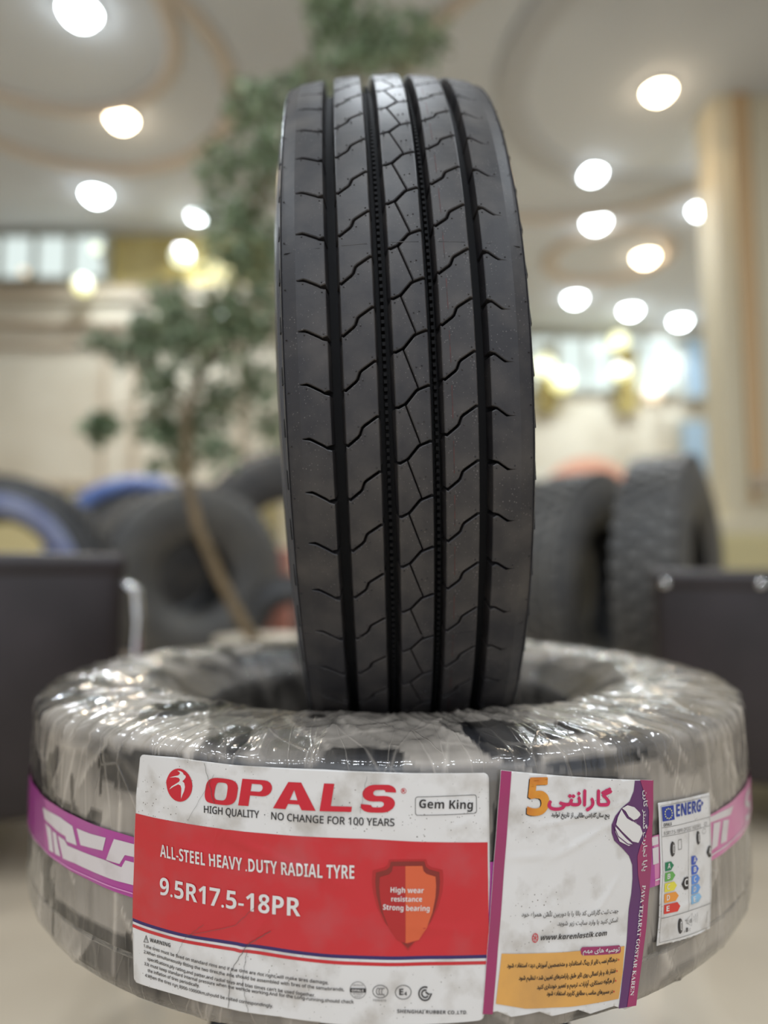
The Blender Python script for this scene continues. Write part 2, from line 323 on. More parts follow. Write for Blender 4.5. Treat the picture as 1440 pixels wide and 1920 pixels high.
# glowing globes; those on the back wall stand in for lamp reflections
def globe(x, y, Y, r, m, label, on):
    p = atY(x, y, Y); o = thing('glow_globe', (p.x, p.y, p.z-r), label, 'wall lamp', group=None)
    bm = bmesh.new(); bmesh.ops.create_uvsphere(bm, u_segments=16, v_segments=10, radius=r); bmesh.ops.translate(bm, vec=(0, 0, r), verts=bm.verts)
    frombm('globe', bm, M[m], o, smooth=True)
    bm = bmesh.new(); tube(bm, [(0, r*.8, r), (0, on-Y-.0, r)], .018); frombm('arm', bm, M['frieze'], o)
WFY, WBY = WY-.10, BY-.08
for (x, y, r, m, lb) in ((155, 535, .085, 'glowyellow', 'bright yellow glowing globe below the gold frieze on the left'), (340, 480, .088, 'glowpale', 'pale yellow glowing globe on the gold frieze left of the tree'),
                         (485, 511, .025, 'glowyellow', 'small yellow glowing globe seen just left of the tyre'), (180, 465, .04, 'glowpale', 'dim greenish glowing globe above the bright yellow one'),
                         (45, 510, .035, 'glowamber', 'faint amber glowing globe near the left edge')):
    globe(x, y, WFY-.16, r, m, lb, WFY+.06)
for (x, y, r, m, lb) in ((1020, 686, .14, 'glowpale', 'pale green reflection globe right of the tyre on the back wall'), (1053, 715, .15, 'glowyellow', 'yellow reflection globe lowest of the pair right of the tyre'),
                         (1160, 640, .12, 'glowyellow', 'yellow reflection globe among the back windows'), (1225, 737, .12, 'glowamber', 'amber reflection globe near the blue door'),
                         (1163, 697, .10, 'glowyellow', 'dim yellow reflection globe below the back windows')):
    globe(x, y, WBY-.2, r, m, lb, WBY+.06)
# arch sign on the back wall
q = atY(1108, 850, BY-.5)
sg = thing('arched_sign', (q.x, BY-.5, 0), 'pale standing sign board with a salmon arch, behind the row of tyres on the right', 'sign')
bx('board', (0, 0, .95), (1.75, .05, 1.9), M['poster'], sg)
V, Fc = [], []
for k in range(25):
    a = math.pi*k/24
    for r in (.46, .66):
        for yy in (-.03, -.05): V.append((r*math.cos(a)-.05, yy, 1.42+r*math.sin(a)))
for k in range(24):
    b = k*4
    for (i, j) in ((0, 1), (1, 3), (3, 2), (2, 0)): Fc.append((b+i, b+j, b+4+j, b+4+i))
mesh('arch', V, Fc, M['posterarc'], sg)
# ------------------------------------------------------------------ column
CY, CDP = 4.6, .3; cx0 = atY(1352, 500, CY).x; CW = 1.3
cs = struct('wall_column', (cx0+CW/2, CY+CDP/2, CEIL/2), (CW, CDP, CEIL), M['column'])
b0 = atY(1392, 500, CY-.04).x
bx('panel_strip', (b0+.045, CY-.015, 2.55), (.088, .03, 2.9), M['tan'], cs)
bx('panel_edge', (b0-.03, CY-.02, 2.55), (.02, .04, 2.95), M['column'], cs)
bx('panel_edge', (b0+.12, CY-.02, 2.55), (.02, .04, 2.95), M['column'], cs)
z9 = atY(1400, 905, CY-.05).z
bx('corbel', (b0+.12, CY-.05, z9), (.26, .10, .10), M['wallmould'], cs, bev=.02)
bx('corbel', (b0+.12, CY-.03, z9-.08), (.16, .06, .08), M['column'], cs, bev=.02)
zb = atY(1300, 1000, CY-.1).z
bx('plinth', (cx0+CW/2, CY+CDP/2, zb/2), (CW+.46, CDP+.2, zb), M['wallyellow'], cs, bev=.03)
bx('plinth_cap', (cx0+CW/2, CY+CDP/2, zb+.04), (CW+.24, CDP+.12, .12), M['column'], cs, bev=.02)
# ------------------------------------------------------------------ armchairs
def armchair(loc, rz, label, w=.95, d=.85, armh=.66, bar=False, studs=()):
    o = thing('armchair', loc, label, 'armchair', rot=(0, 0, rz), group=None)
    for s in (-1, 1):
        bx('arm', (s*(w/2-.09), 0, armh/2+.06), (.18, d, armh-.12), M['leather'], o, bev=.03, seg=3, smooth=True)
        bx('arm_pad', (s*(w/2-.09), 0, armh-.012), (.19, d+.01, .055), M['leather'], o, bev=.02, seg=3, smooth=True)
    bx('seat', (0, -.03, .30), (w-.36, d-.06, .18), M['leather'], o, bev=.04, seg=3, smooth=True)
    bx('seat_cushion', (0, -.03, .425), (w-.37, d-.08, .11), M['leather'], o, bev=.04, seg=3, smooth=True)
    bx('backrest', (0, d/2-.1, .55), (w-.36, .2, .56), M['leather'], o, bev=.05, seg=3, smooth=True)
    for sx in (-1, 1):
        for sy in (-1, 1):
            bm = bmesh.new(); tube(bm, [(sx*(w/2-.08), sy*(d/2-.08), 0), (sx*(w/2-.08), sy*(d/2-.08), .13)], .022); frombm('leg', bm, M['chrome'], o)
    if bar:
        bm = bmesh.new(); x, y = -(w/2-.02), -d/2-.022
        tube(bm, [(x, y+.03, armh-.045), (x, y-.004, armh-.07), (x, y-.012, armh-.14), (x, y-.004, armh-.30), (x, y+.03, armh-.42)], [.010, .013, .015, .010, .009])
        frombm('chrome_bar', bm, M['chrome'], o, smooth=True)
    for yy in studs:
        bm = bmesh.new(); bmesh.ops.create_uvsphere(bm, u_segments=14, v_segments=8, radius=.013); bmesh.ops.translate(bm, vec=(w/2+.006, yy, armh-.018), verts=bm.verts)
        frombm('chrome_stud', bm, M['chrome'], o, smooth=True)
    return o
armchair((-1.128, 1.772, 0), math.radians(111), 'dark brown leather armchair with chrome trim at the left edge, in front of the tyres', w=.80, armh=.675, bar=True)
armchair((1.235, 1.994, 0), math.radians(-111), 'dark brown leather armchair at the right edge, in front of the cream column', w=.74, armh=.635, studs=(-.395, -.175))
# ------------------------------------------------------------------ background tyres
def revtyre(R, Wd, hole, bulge=.03):
    w = Wd/2
    out = [(-w, R-.03), (-w*.9, R-.006), (0, R), (w*.9, R-.006), (w, R-.03)]
    side = [(w+bulge*.4, R-.06), (w+bulge, R-(R-hole)*.45), (w+bulge*.6, R-(R-hole)*.75), (w*.86, hole+.015), (w*.78, hole)]
    inner = [(w*.74, hole+.03), (w*.9, R-(R-hole)*.5), (w*.7, R-.07), (0, R-.06)]
    half = [p for p in out[2:]]+side+inner
    return half+[(-a, r) for a, r in half[::-1][1:-1]]
def bgtyre(loc, yaw, R, Wd, hole, label, mt, lug=0, roll=0, nl=44, wrapm=None, group=None, ty='truck_tyre'):
    o = thing(ty, loc, label, 'tyre', rot=(0, roll, yaw), group=group)
    V, Fc = lathe(revtyre(R, Wd, hole), 64, True, 'X'); mesh('casing', V, Fc, M[mt], o, loc=(0, 0, R), smooth=True)
    bm = bmesh.new()
    for k in range(nl):
        a = 2*math.pi*k/nl
        for j, lx in enumerate((-.36, -.12, .12, .36)):
            aa = a+(j % 2)*math.pi/nl
            r = bmesh.ops.create_cube(bm, size=1)['verts']
            bmesh.ops.scale(bm, vec=(Wd*.2, 2*math.pi*R/nl*.72, .03+lug), verts=r)
            bmesh.ops.rotate(bm, verts=r, cent=(0, 0, 0), matrix=Matrix.Rotation(.25 if lx > 0 else -.25, 3, 'Z'))
            bmesh.ops.translate(bm, vec=(lx*Wd, 0, R+lug/2), verts=r)
            bmesh.ops.rotate(bm, verts=r, cent=(0, 0, 0), matrix=Matrix.Rotation(aa, 3, 'X'))
    tr = frombm('tread_lugs', bm, M[mt], o, loc=(0, 0, R)); tr['kind'] = 'stuff'
    if wrapm:
        s = -1
        V, Fc = lathe(([(s*.1*Wd, R+lug+.035), (s*(Wd/2+.012), R+.03)] if wrapm == 'bluewrap' else [])+[(s*(Wd/2+.037), R-.09)]+([] if wrapm == 'bluewrap' else [(s*(Wd/2+.045), R-(R-hole)*.45), (s*(Wd/2+.03), hole+.03), (s*(Wd/2+.025), hole+.03), (s*(Wd/2+.035), R-(R-hole)*.45)])+[(s*(Wd/2+.025), R-.09)]+([(s*(Wd/2), R+.022), (s*.1*Wd, R+lug+.025)] if wrapm == 'bluewrap' else []), 64, True, 'X')
        mesh('wrapping', V, Fc, M[wrapm], o, loc=(0, 0, R), smooth=True)
    return o
RG = 'tyres standing in a row on the right'
for k, (X_, Y, R, yaw, lb, mt) in enumerate(((1.38, 3.27, .585, -.60, 'rightmost upright truck tyre in the row, behind the right armchair', 'rubber_bg2'),
                             (1.09, 3.66, .57, -.74, 'middle upright truck tyre of the row on the right', 'rubber_bg2'),
                             (.84, 4.04, .57, -.82, 'upright truck tyre furthest back in the row, beside the big tyre', 'rubber_bg2'))):
    bgtyre((X_, Y, 0), yaw, R, .26, .3, lb, mt, lug=.008, group=RG)
p = atY(348, 1000, 4.7); bgtyre((p.x, 4.7, 0), math.radians(124), .60, .56, .24, 'large fat grey tyre facing out behind the tree trunk', 'rubber_bg2', ty='loader_tyre')
p = atY(262, 1000, 5.4); bgtyre((p.x, 5.45, 0), math.radians(104), .67, .28, .12, 'tyre wrapped in blue, half hidden behind the fat grey tyre', 'rubber_bg', ty='blue_wrapped_tyre', wrapm='bluewrap')
p = atY(-20, 1000, 3.5); bgtyre((p.x, 3.6, 0), math.radians(97), .56, .3, .34, 'upright tyre with pale blue inner ring at the left edge', 'rubber_bg', ty='truck_tyre', wrapm='palewrap')
p = atY(545, 1000, 6.1); bgtyre((p.x, 6.1, 0), math.radians(98), .84, .30, .42, 'tall dark tyre standing by the wall behind the other left tyres', 'rubber_bg', ty='loader_tyre')
p = atY(548, 1000, 3.9); bgtyre((p.x, 3.9, 0), math.radians(100), .30, .20, .15, 'small dark tyre standing just left of the big upright tyre', 'rubber_bg')
q = atY(520, 1040, 5.35)
bx0 = tag(bx('carton', (q.x, 5.35, .40), (.22, .22, .80), M['redbox'], bev=.02), 'reddish brown standing carton between the background tyres', 'box')
# ------------------------------------------------------------------ tree
TY = 3.15
tb = atY(470, 1195, TY); base = Vector((tb.x+.06, TY, 0))
tree = thing('potted_ficus', base, 'tall potted ficus tree with a thin leaning trunk, behind the tyres', 'plant')
V, Fc = lathe([(0, .15), (0, .17), (.30, .22), (.34, .225), (.34, .195), (.30, .19), (.28, .0)], 32); mesh('pot', V, Fc, M['pot'], tree, smooth=True)
V, Fc = lathe([(.285, .0001), (.285, .19)], 24); mesh('soil', V, Fc, M['soil'], tree)
pts = [Vector((0, 0, .27))]
for x, y in ((462, 1180), (415, 1090), (372, 990), (348, 890), (352, 760), (420, 600), (480, 400), (560, 200)):
    pts.append(atY(x, y, TY)-base)
bm = bmesh.new(); tube(bm, pts, [.03, .028, .026, .025, .024, .022, .018, .013, .008], 8); frombm('trunk', bm, M['trunk'], tree, smooth=True)
blobs = []
for x, y, r, n in ((330, 640, 75, 150), (250, 650, 55, 80), (200, 650, 30, 36), (410, 640, 75, 150), (480, 600, 70, 120), (300, 720, 50, 90), (330, 800, 65, 150), (280, 790, 42, 70),
                (205, 810, 34, 60), (185, 775, 24, 26), (390, 740, 60, 110), (410, 840, 42, 60), (470, 700, 55, 80), (470, 500, 90, 170), (400, 560, 55, 80), (330, 570, 45, 55),
                (440, 400, 70, 120), (500, 300, 80, 150), (420, 330, 45, 50), (480, 210, 60, 80), (560, 180, 70, 100), (640, 100, 80, 130), (620, 30, 60, 90), (740, 90, 70, 100), (800, 100, 45, 46),
                (700, 20, 70, 90), (650, -60, 90, 110), (600, 350, 90, 90), (650, 240, 80, 80), (560, 480, 80, 80), (320, 860, 26, 26), (290, 870, 22, 18), (500, 780, 50, 50), (265, 600, 34, 40)):
    blobs.append((atY(x, y, TY)-base, r/F*TY, n))
V, Fc = [], []
for c, r, n in blobs:
    c = c+Vector((0, random.uniform(-.12, .2), 0))
    for k in range(int(n*1.9)):
        d = Vector((random.gauss(0, 1), random.gauss(0, 1), random.gauss(0, .8))); d = d.normalized()*r*random.random()**.45
        p = c+d; a = Vector((random.gauss(0, 1), random.gauss(0, 1), -abs(random.gauss(0, .9)))).normalized(); s = random.uniform(.032, .056)
        b = a.cross(Vector((random.gauss(0, .3), random.gauss(0, .3), 1))).normalized()*s*.42; nrm = a.cross(b).normalized()*s*.12
        i = len(V); V += [p, p+a*s*.45+b-nrm, p+a*s*1.2, p+a*s*.45-b-nrm, p+a*s*.5+nrm]
        Fc += [(i, i+1, i+4), (i+1, i+2, i+4), (i+2, i+3, i+4), (i+3, i, i+4)]
fo = mesh('foliage', V, Fc, M['leaf'], tree); fo['kind'] = 'stuff'
bm = bmesh.new()
for c, r, n in blobs:
    q = min(pts[4:], key=lambda w: (w-c).length); tube(bm, [q, (q+c)/2+Vector((0, 0, .03)), c], [.007, .005, .003], 5)
br = frombm('branches', bm, M['trunk'], tree); br['kind'] = 'stuff'
# ------------------------------------------------------------------ black stool under the wrapped tyre
D0, FX = .9237, .0059
ZB = .3165; HS = .3095
st = thing('round_stool', (FX, D0, 0), 'low black round stool carrying the wrapped tyre', 'stool')
V, Fc = lathe([(HS-.034, .001), (HS-.034, .29), (HS-.028, .30), (HS-.006, .30), (HS, .295), (HS, .001)], 48); mesh('top', V, Fc, M['table'], st, smooth=False)
for k in range(4):
    a = math.pi/4+k*math.pi/2; bm = bmesh.new(); tube(bm, [(.27*math.cos(a), .27*math.sin(a), 0), (.23*math.cos(a), .23*math.sin(a), HS-.034)], .016); frombm('leg', bm, M['table'], st, smooth=True)
# ================================================================== UPRIGHT TYRE
R0, TW, NP = .42, .195, 62
DP = 2*math.pi/NP; PIT = R0*DP; GD = .0155
ROLL, YAW = .0447, .0271
Rm = Euler((0, -ROLL, YAW)).to_matrix()
ctr = Vector((.0073, .9303, .84))
ub = ctr - Rm@Vector((0, 0, R0))
UT = thing('truck_tyre', ub, 'new black truck tyre standing upright in the hole of the wrapped tyre, tread facing out', 'tyre', rot=(0, -ROLL, YAW))
CT = (0, 0, R0)
def crown(x): return R0-1.05*x*x-np.clip((abs(x)-.088)/.0095, 0, 1)**2*.003
def bend(P):  # P: (x lateral, s along, h height) -> local about centre
    x, s, h = P[:, 0], P[:, 1], P[:, 2]; r = crown(x)+h; th = s/R0
    return np.stack([x, -r*np.cos(th), r*np.sin(th)], 1)
fr = lambda p: (p/465-.5)*TW
RIB = [(fr(0), fr(84)), (fr(110), fr(172)), (fr(203), fr(268)), (fr(292), fr(356)), (fr(382), fr(465))]
def offset(pl, d):
    out = []
    for i, p in enumerate(pl):
        a = pl[max(i-1, 0)]; b = pl[min(i+1, len(pl)-1)]
        def nn(u, v): e = Vector((v[0]-u[0], v[1]-u[1])); e.normalize(); return Vector((-e.y, e.x))
        if i == 0: n = nn(p, b); k = 1/max(.3, n.y); out.append((p[0], p[1]+d*k)); continue
        if i == len(pl)-1: n = nn(a, p); k = 1/max(.3, n.y); out.append((p[0], p[1]+d*k)); continue
        n1, n2 = nn(a, p), nn(p, b); n = (n1+n2).normalized(); k = 1/max(.5, n.dot(n1)); out.append((p[0]+n.x*d*k, p[1]+n.y*d*k))
    return out
def block_mesh(polys, name, nx=5, chamf=.0007, flare=.0022, groove_x=None, gd=GD):
    """polys in (x,s): carve grid, chamfer, walls"""
    bm = bmesh.new()
    for pl in polys: bm.faces.new([bm.verts.new((x, s, 0)) for x, s in pl])
    bmesh.ops.remove_doubles(bm, verts=bm.verts, dist=1e-5)
    xs = [v.co.x for v in bm.verts]; ss = [v.co.y for v in bm.verts]
    st_ = PIT/5; k = math.floor(min(ss)/st_)+1
    while k*st_ < max(ss)-1e-5:
        bmesh.ops.bisect_plane(bm, geom=bm.verts[:]+bm.edges[:]+bm.faces[:], dist=1e-6, plane_co=(0, k*st_, 0), plane_no=(0, 1, 0)); k += 1
    for i in range(1, nx):
        x = min(xs)+(max(xs)-min(xs))*i/nx
        bmesh.ops.bisect_plane(bm, geom=bm.verts[:]+bm.edges[:]+bm.faces[:], dist=1e-6, plane_co=(x, 0, 0), plane_no=(1, 0, 0))
    bmesh.ops.recalc_face_normals(bm, faces=bm.faces)
    if sum(f.normal.z for f in bm.faces) < 0: bmesh.ops.reverse_faces(bm, faces=bm.faces)
    bmesh.ops.inset_region(bm, faces=bm.faces[:], thickness=chamf, use_boundary=True, use_even_offset=True)
    be = [e for e in bm.edges if e.is_boundary]
    bv = {v for e in be for v in e.verts}
    nv = {}
    for v in bv:
        n = Vector((0, 0, 0))
        for e in v.link_edges:
            if e.is_boundary:
                f = e.link_faces[0]; c = f.calc_center_median(); t_ = (e.verts[1].co-e.verts[0].co); q = Vector((t_.y, -t_.x, 0)).normalized()
                if q.dot(c-e.verts[0].co) > 0: q = -q
                n += q
        nv[v] = n.normalized() if n.length > 1e-6 else n
    r = bmesh.ops.extrude_edge_only(bm, edges=be)
    newv = [g for g in r['geom'] if isinstance(g, bmesh.types.BMVert)]
    for v in bv: v.co.z = -chamf*.8
    for v in newv:
        src = min(((e.other_vert(v)) for e in v.link_edges if e.other_vert(v) in nv), key=lambda o: (o.co-v.co).length)
        n = nv[src]; v.co.z = -gd
        if abs(n.x) > .8: v.co.x += math.copysign(flare, n.x)
    co_ = bend(np.array([v.co[:] for v in bm.verts]))
    for v, c in zip(bm.verts, co_): v.co = c
    me = bpy.data.meshes.new(name); bm.to_mesh(me); bm.free(); me.materials.append(M['rubber']); me.polygons.foreach_set('use_smooth', [False]*len(me.polygons))
    return me
HG = .0011
def rel(rib, pts, ph): a, b = RIB[rib]; return [(a+(b-a)*u, (ph+v)*PIT) for u, v in pts]
def shift(pl, k): return [(x, s+k*PIT) for x, s in pl]
Z = [(0, 0), (.06, -.015), (.36, .13), (.42, .17), (.50, .30), (.56, .335), (.94, .49), (1, .49)]
Z2 = rel(1, Z, -.01); Z4 = rel(3, Z, .12)
C3 = rel(2, [(0, 0), (.08, -.005), (.27, .05), (.34, .09), (.60, .285), (.68, .315), (.94, .375), (1, .37)], .63)
ms = [block_mesh([offset(Z2, HG)+offset(shift(Z2, 1), -HG)[::-1]], 'tread_block'),
      block_mesh([offset(Z4, HG)+offset(shift(Z4, 1), -HG)[::-1]], 'tread_block')]
lo, up = offset(C3, HG), offset(shift(C3, 1), -HG)
g = .0006
# slit from lower kink (index 5) to upper kink (index 2)
Lp = lo[:5]+[(lo[5][0]-g, lo[5][1])]+[(up[2][0]-g, up[2][1])]+up[:2][::-1]
Rp = [(lo[5][0]+g, lo[5][1])]+lo[6:]+up[3:][::-1]+[(up[2][0]+g, up[2][1])]
ms += [block_mesh([Lp], 'tread_block', 3), block_mesh([Rp], 'tread_block', 3)]
for me in ms:
    for k in range(NP):
        o = bpy.data.objects.new('tread_block', me); link(o, UT); o.location = CT; o.rotation_euler = (-k*DP, 0, 0)
# shoulder ribs with slits
def shoulder(rib, sip, ph, flip):
    a, b = RIB[rib]; inner = b if rib == 0 else a; outer = a if rib == 0 else b; sg = -1 if rib == 0 else 1
    pl = [(inner+sg*d, (ph+v)*PIT) for d, v in sip]
    lw = [(x, s-HG*(1.0 if i < len(pl)-1 else .25)) for i, (x, s) in enumerate(pl)]; hi = [(x, s+HG*(1.0 if i < len(pl)-1 else .25)) for i, (x, s) in enumerate(pl)]
    hi[0] = (hi[0][0], hi[0][1]+.0012); lw[0] = (lw[0][0], lw[0][1]-.0012)
    s0, s1 = (ph-.5)*PIT, (ph+.5)*PIT
    base_ = [(inner, s0)]+lw+hi[::-1]+[(inner, s1), (outer, s1), (outer, s0)]
    if rib == 0: base_ = base_[::-1]
    return [shift(base_, k) for k in range(NP)]
sh1 = shoulder(0, [(0, 0), (.004, .0), (.0065, .04), (.015, .15), (.0175, .175), (.0225, .175)], -.05, 0)
sh5 = shoulder(4, [(0, .0), (.0030, .005), (.0045, -.005), (.0120, -.14), (.0145, -.17), (.0215, -.172)], .56, 0)
for polys in (sh1, sh5):
    me = block_mesh(polys, 'shoulder_rib', 3); o = bpy.data.objects.new('shoulder_rib', me); link(o, UT); o.location = CT; o.rotation_euler = (math.pi, 0, 0)
# casing profile: groove floor, sidewalls with ridges, bead, inside
h = [(0, .4045), (.05, .402), (.080, .3975), (.0955, .3945), (.0975, .4085), (.0982, .4075), (.0990, .403), (.0985, .4015), (.1000, .396), (.1012, .3955), (.1015, .3925), (.1008, .3915), (.1030, .384), (.1042, .3835), (.1045, .380), (.1037, .379),
     (.1070, .370), (.1095, .355), (.1108, .34), (.1103, .32), (.1075, .30), (.1080, .298), (.1075, .294), (.1060, .293), (.099, .27), (.0925, .25), (.0880, .240), (.0890, .238), (.0870, .234), (.080, .226), (.073, .2225), (.067, .2225), (.064, .226), (.066, .232),
     (.080, .255), (.0905, .29), (.094, .33), (.091, .37), (.080, .390), (.05, .396), (0, .3975)]
prof = h+[(-a, r) for a, r in h[::-1][1:-1]]
V, Fc = lathe(prof, 240, True, 'X'); cs_ = mesh('casing', V, Fc, [M['rubber_wall'], M['rubber_shade']], UT, loc=CT, smooth=True, mi=[1 if (k % len(prof)) < 3 or (k % len(prof)) >= len(prof)-3 else 0 for k in range(len(Fc))])
md = cs_.modifiers.new('edge', 'EDGE_SPLIT'); md.split_angle = math.radians(35)
# stone ejector ladder in the two inner grooves
def boxes_on(name, L, m, kind='stuff'):
    V, Fc = [], []
    for x, s, dx, ds, h0, h1, sk in L:
        i = len(V)
        P = np.array([(x-dx/2, s-ds/2, h0), (x+dx/2, s-ds/2+sk, h0), (x+dx/2, s+ds/2+sk, h0), (x-dx/2, s+ds/2, h0), (x-dx/2*.8, s-ds/2*.8, h1), (x+dx/2*.8, s-ds/2*.8+sk, h1), (x+dx/2*.8, s+ds/2*.8+sk, h1), (x-dx/2*.8, s+ds/2*.8, h1)])
        V += list(bend(P)); Fc += [(i, i+1, i+5, i+4), (i+1, i+2, i+6, i+5), (i+2, i+3, i+7, i+6), (i+3, i, i+4, i+7), (i+4, i+5, i+6, i+7)]
    o = mesh(name, V, Fc, m, UT, loc=CT)
    if kind: o['kind'] = kind
    return o
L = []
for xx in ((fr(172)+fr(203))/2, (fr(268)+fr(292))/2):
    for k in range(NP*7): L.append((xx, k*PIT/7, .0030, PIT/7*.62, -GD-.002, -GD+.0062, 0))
boxes_on('stone_ejector', L, M['rubber_shade'])
# vent nubs
V, Fc = [], []
def nub(x, s, r=.0007, hh=.0007):
    i = len(V); P = [(x+r*math.cos(a), s+r*math.sin(a), 0) for a in [k*math.pi/3 for k in range(6)]]+[(x+r*.6*math.cos(a), s+r*.6*math.sin(a), hh) for a in [k*math.pi/3 for k in range(6)]]
    V.extend(bend(np.array(P)))
    for k in range(6): Fc.append((i+k, i+(k+1) % 6, i+6+(k+1) % 6, i+6+k))
    Fc.append(tuple(i+6+k for k in range(6)))
for k in range(NP):
    for zz in (shift(Z2, k), shift(Z4, k)):
        for (x, s), dx, ds in ((zz[0], .0032, .0040), (zz[0], .0032, -.0034), (zz[-1], -.0032, .0034), (zz[-1], -.0032, -.0042), (zz[4], -.003, .0012), (zz[3], .004, -.0006)): nub(x+dx, s+ds)
    c = shift(C3, k)
    for (x, s), dx, ds in ((c[0], .003, .0034), (c[0], .003, -.0036), (c[-1], -.0032, .0034), (c[-1], -.0032, -.004), (c[5], .003, .0180), (c[3], .008, -.016)): nub(x+dx, s+ds)
    for sg_, ph, inner in ((-1, -.05, RIB[0][1]), (1, .56, RIB[4][0])):
        nub(inner+sg_*.003, (ph+k)*PIT+.004); nub(inner+sg_*.003, (ph+k)*PIT-.0045); nub(inner+sg_*.018, (ph+k+(.10 if sg_ < 0 else -.08))*PIT)
        nub(inner+sg_*.0325, (ph+k+.05)*PIT)
o = mesh('vent_nubs', V, Fc, M['rubber'], UT, loc=CT); o['kind'] = 'stuff'
# flush dark lozenges painting in the shade of shoulder notches, both sides
V, Fc = [], []
for sx in (-1, 1):
    for k in range(NP):
        a = (k+.35)*DP
        for j, (da, r, l) in enumerate(((-.018, .4075, .0986), (.018, .4025, .0992), (.018, .3965, .1003), (-.018, .4015, .0998))):
            V.append((sx*(l+.0004), -r*math.cos(a+da), r*math.sin(a+da)))
            V.append((sx*(l-.004), -r*math.cos(a+da), r*math.sin(a+da)))
        i = len(V)-8; Fc += [(i, i+2, i+4, i+6), (i, i+1, i+3, i+2), (i+2, i+3, i+5, i+4), (i+4, i+5, i+7, i+6), (i+6, i+7, i+1, i)]
o = mesh('notch_shade', V, Fc, M['rubber_shade'], UT, loc=CT); o['kind'] = 'stuff'
# red marking line on the fourth rib, mould seam ridges
V, Fc = [], []
xl = fr(308)
for k in range(-26, 40):
    for j in range(5):
        s0, s1 = k*PIT+j*PIT/5, k*PIT+(j+.97)*PIT/5
        u = (xl-RIB[3][0])/(RIB[3][1]-RIB[3][0]); sc_ = (.12+np.interp(u, [z[0] for z in Z], [z[1] for z in Z]))*PIT
        if abs(((s0+s1)/2-sc_+PIT/2) % PIT-PIT/2) < PIT/9: continue
        i = len(V); V += list(bend(np.array([(xl-.0004, s0, .0001), (xl+.0004, s0, .0001), (xl+.0004, s1, .0001), (xl-.0004, s1, .0001)]))); Fc.append((i, i+1, i+2, i+3))
o = mesh('red_line', V, Fc, M['redline'], UT, loc=CT); o['label'] = 'thin faded red marking line'
L = []
for th in (.545-3.62*DP, .545-11.35*DP):
    for (a, b) in RIB:
        L.append(((a+b)/2, R0*th, (b-a)-.0015, .0006, -.001, .00025, 0))
boxes_on('mould_seam', L, M['rubber'])
# ================================================================== WRAPPED TYRE
ZM = .4215; RB = .419
WT = thing('wrapped_tyre', (FX, D0, ZB), 'large tyre lying flat, wrapped in clear plastic film with red, white and plum labels', 'tyre')
cz_ = ZM-ZB
half = [(0, RB), (.06, RB-.001), (.085, RB-.002), (.092, RB-.006), (.096, RB-.013), (.0995, RB-.03), (.103, .36), (.1035, .33), (.103, .30), (.094, .28), (.080, .257), (.0665, .235), (.060, .232), (.056, .236), (.07, .27), (.088, .32), (.085, .37), (.07, .392), (0, .398)]
prof = half+[(-a, r) for a, r in half[::-1][1:-1]]
V, Fc = lathe([(a+cz_, r) for a, r in prof], 192, True); mesh('casing', V, Fc[::1], M['rubber_side'], WT, smooth=True)
rs = np.random.RandomState(5)
def pn(A, B, na, nb, seed):
    """smooth value noise, periodic in A (0..1), B 0..1"""
    g_ = np.random.RandomState(seed).rand(na, nb+2); a = (A % 1)*na; b = np.clip(B, 0, .9999)*nb
    i = np.floor(a).astype(int); j = np.floor(b).astype(int); fa = a-i; fb = b-j; fa = fa*fa*(3-2*fa); fb = fb*fb*(3-2*fb)
    i0, i1 = i % na, (i+1) % na
    return (g_[i0, j]*(1-fa)+g_[i1, j]*fa)*(1-fb)+(g_[i0, j+1]*(1-fa)+g_[i1, j+1]*fa)*fb
# film section: outer side from bottom to top, across the sidewall, down the hole, back under
sec = [(-.060, RB+.0012), (0, RB+.0015), (.060, RB+.001), (.085, RB+.0002), (.0945, RB-.004), (.0985, RB-.012), (.1015, RB-.03), (.1045, .365), (.1050, .33), (.1045, .30), (.096, .278), (.082, .254), (.069, .234), (.055, .229), (0, .226), (-.055, .229), (-.069, .234), (-.082, .254), (-.096, .278), (-.1040, .30), (-.1045, .33), (-.1040, .365), (-.1015, RB-.03), (-.0985, RB-.012), (-.0945, RB-.004), (-.085, RB+.0002)]
sec = np.array(sec); sl = np.concatenate([[0], np.cumsum(np.hypot(*(np.diff(np.vstack([sec, sec[:1]]), axis=0).T)))]); TL = sl[-1]
NA, NS = 1500, 170
# denser on the outer half of the section
q = np.linspace(0, 1, NS, endpoint=False); tt = q*TL
ext = np.vstack([sec, sec[:1]])
zz = np.interp(tt, sl, ext[:, 0]); rr = np.interp(tt, sl, ext[:, 1])
dz = np.gradient(zz); dr_ = np.gradient(rr); nl_ = np.hypot(dz, dr_); nz, nr = -dr_/nl_, dz/nl_
nz = (np.roll(nz, 1)+nz+np.roll(nz, -1))/3; nr = (np.roll(nr, 1)+nr+np.roll(nr, -1))/3
ang = np.linspace(-np.pi, np.pi, NA, endpoint=False)
A, Q = np.meshgrid(ang, q, indexing='ij'); Zg = np.broadcast_to(zz, A.shape); Rg = np.broadcast_to(rr, A.shape)
A1 = A/(2*np.pi)+.5
top = 1/(1+np.exp(-(Zg-.090)/.004)); side = ((Rg > .405) & (np.abs(Zg) < .092)).astype(float)
w1 = .02*np.sin(Q*14+3*np.sin(A*2))          # shear of folds
f1 = pn(A1+.10*Q+w1*.4, Q, 70, 5, 1); f2 = pn(A1-.16*Q+w1, Q, 130, 7, 2); f3 = pn(A1+.28*Q, Q, 210, 12, 3); f4 = pn(A1+.05*Q, Q, 34, 9, 4)
rid = lambda n, p: (1-np.abs(2*n-1))**p
disp = (.0012+.0030*f4+.0024*rid(f1, 5)+.0020*rid(f2, 9)+.0008*rid(f3, 6))*(.12+.88*top)
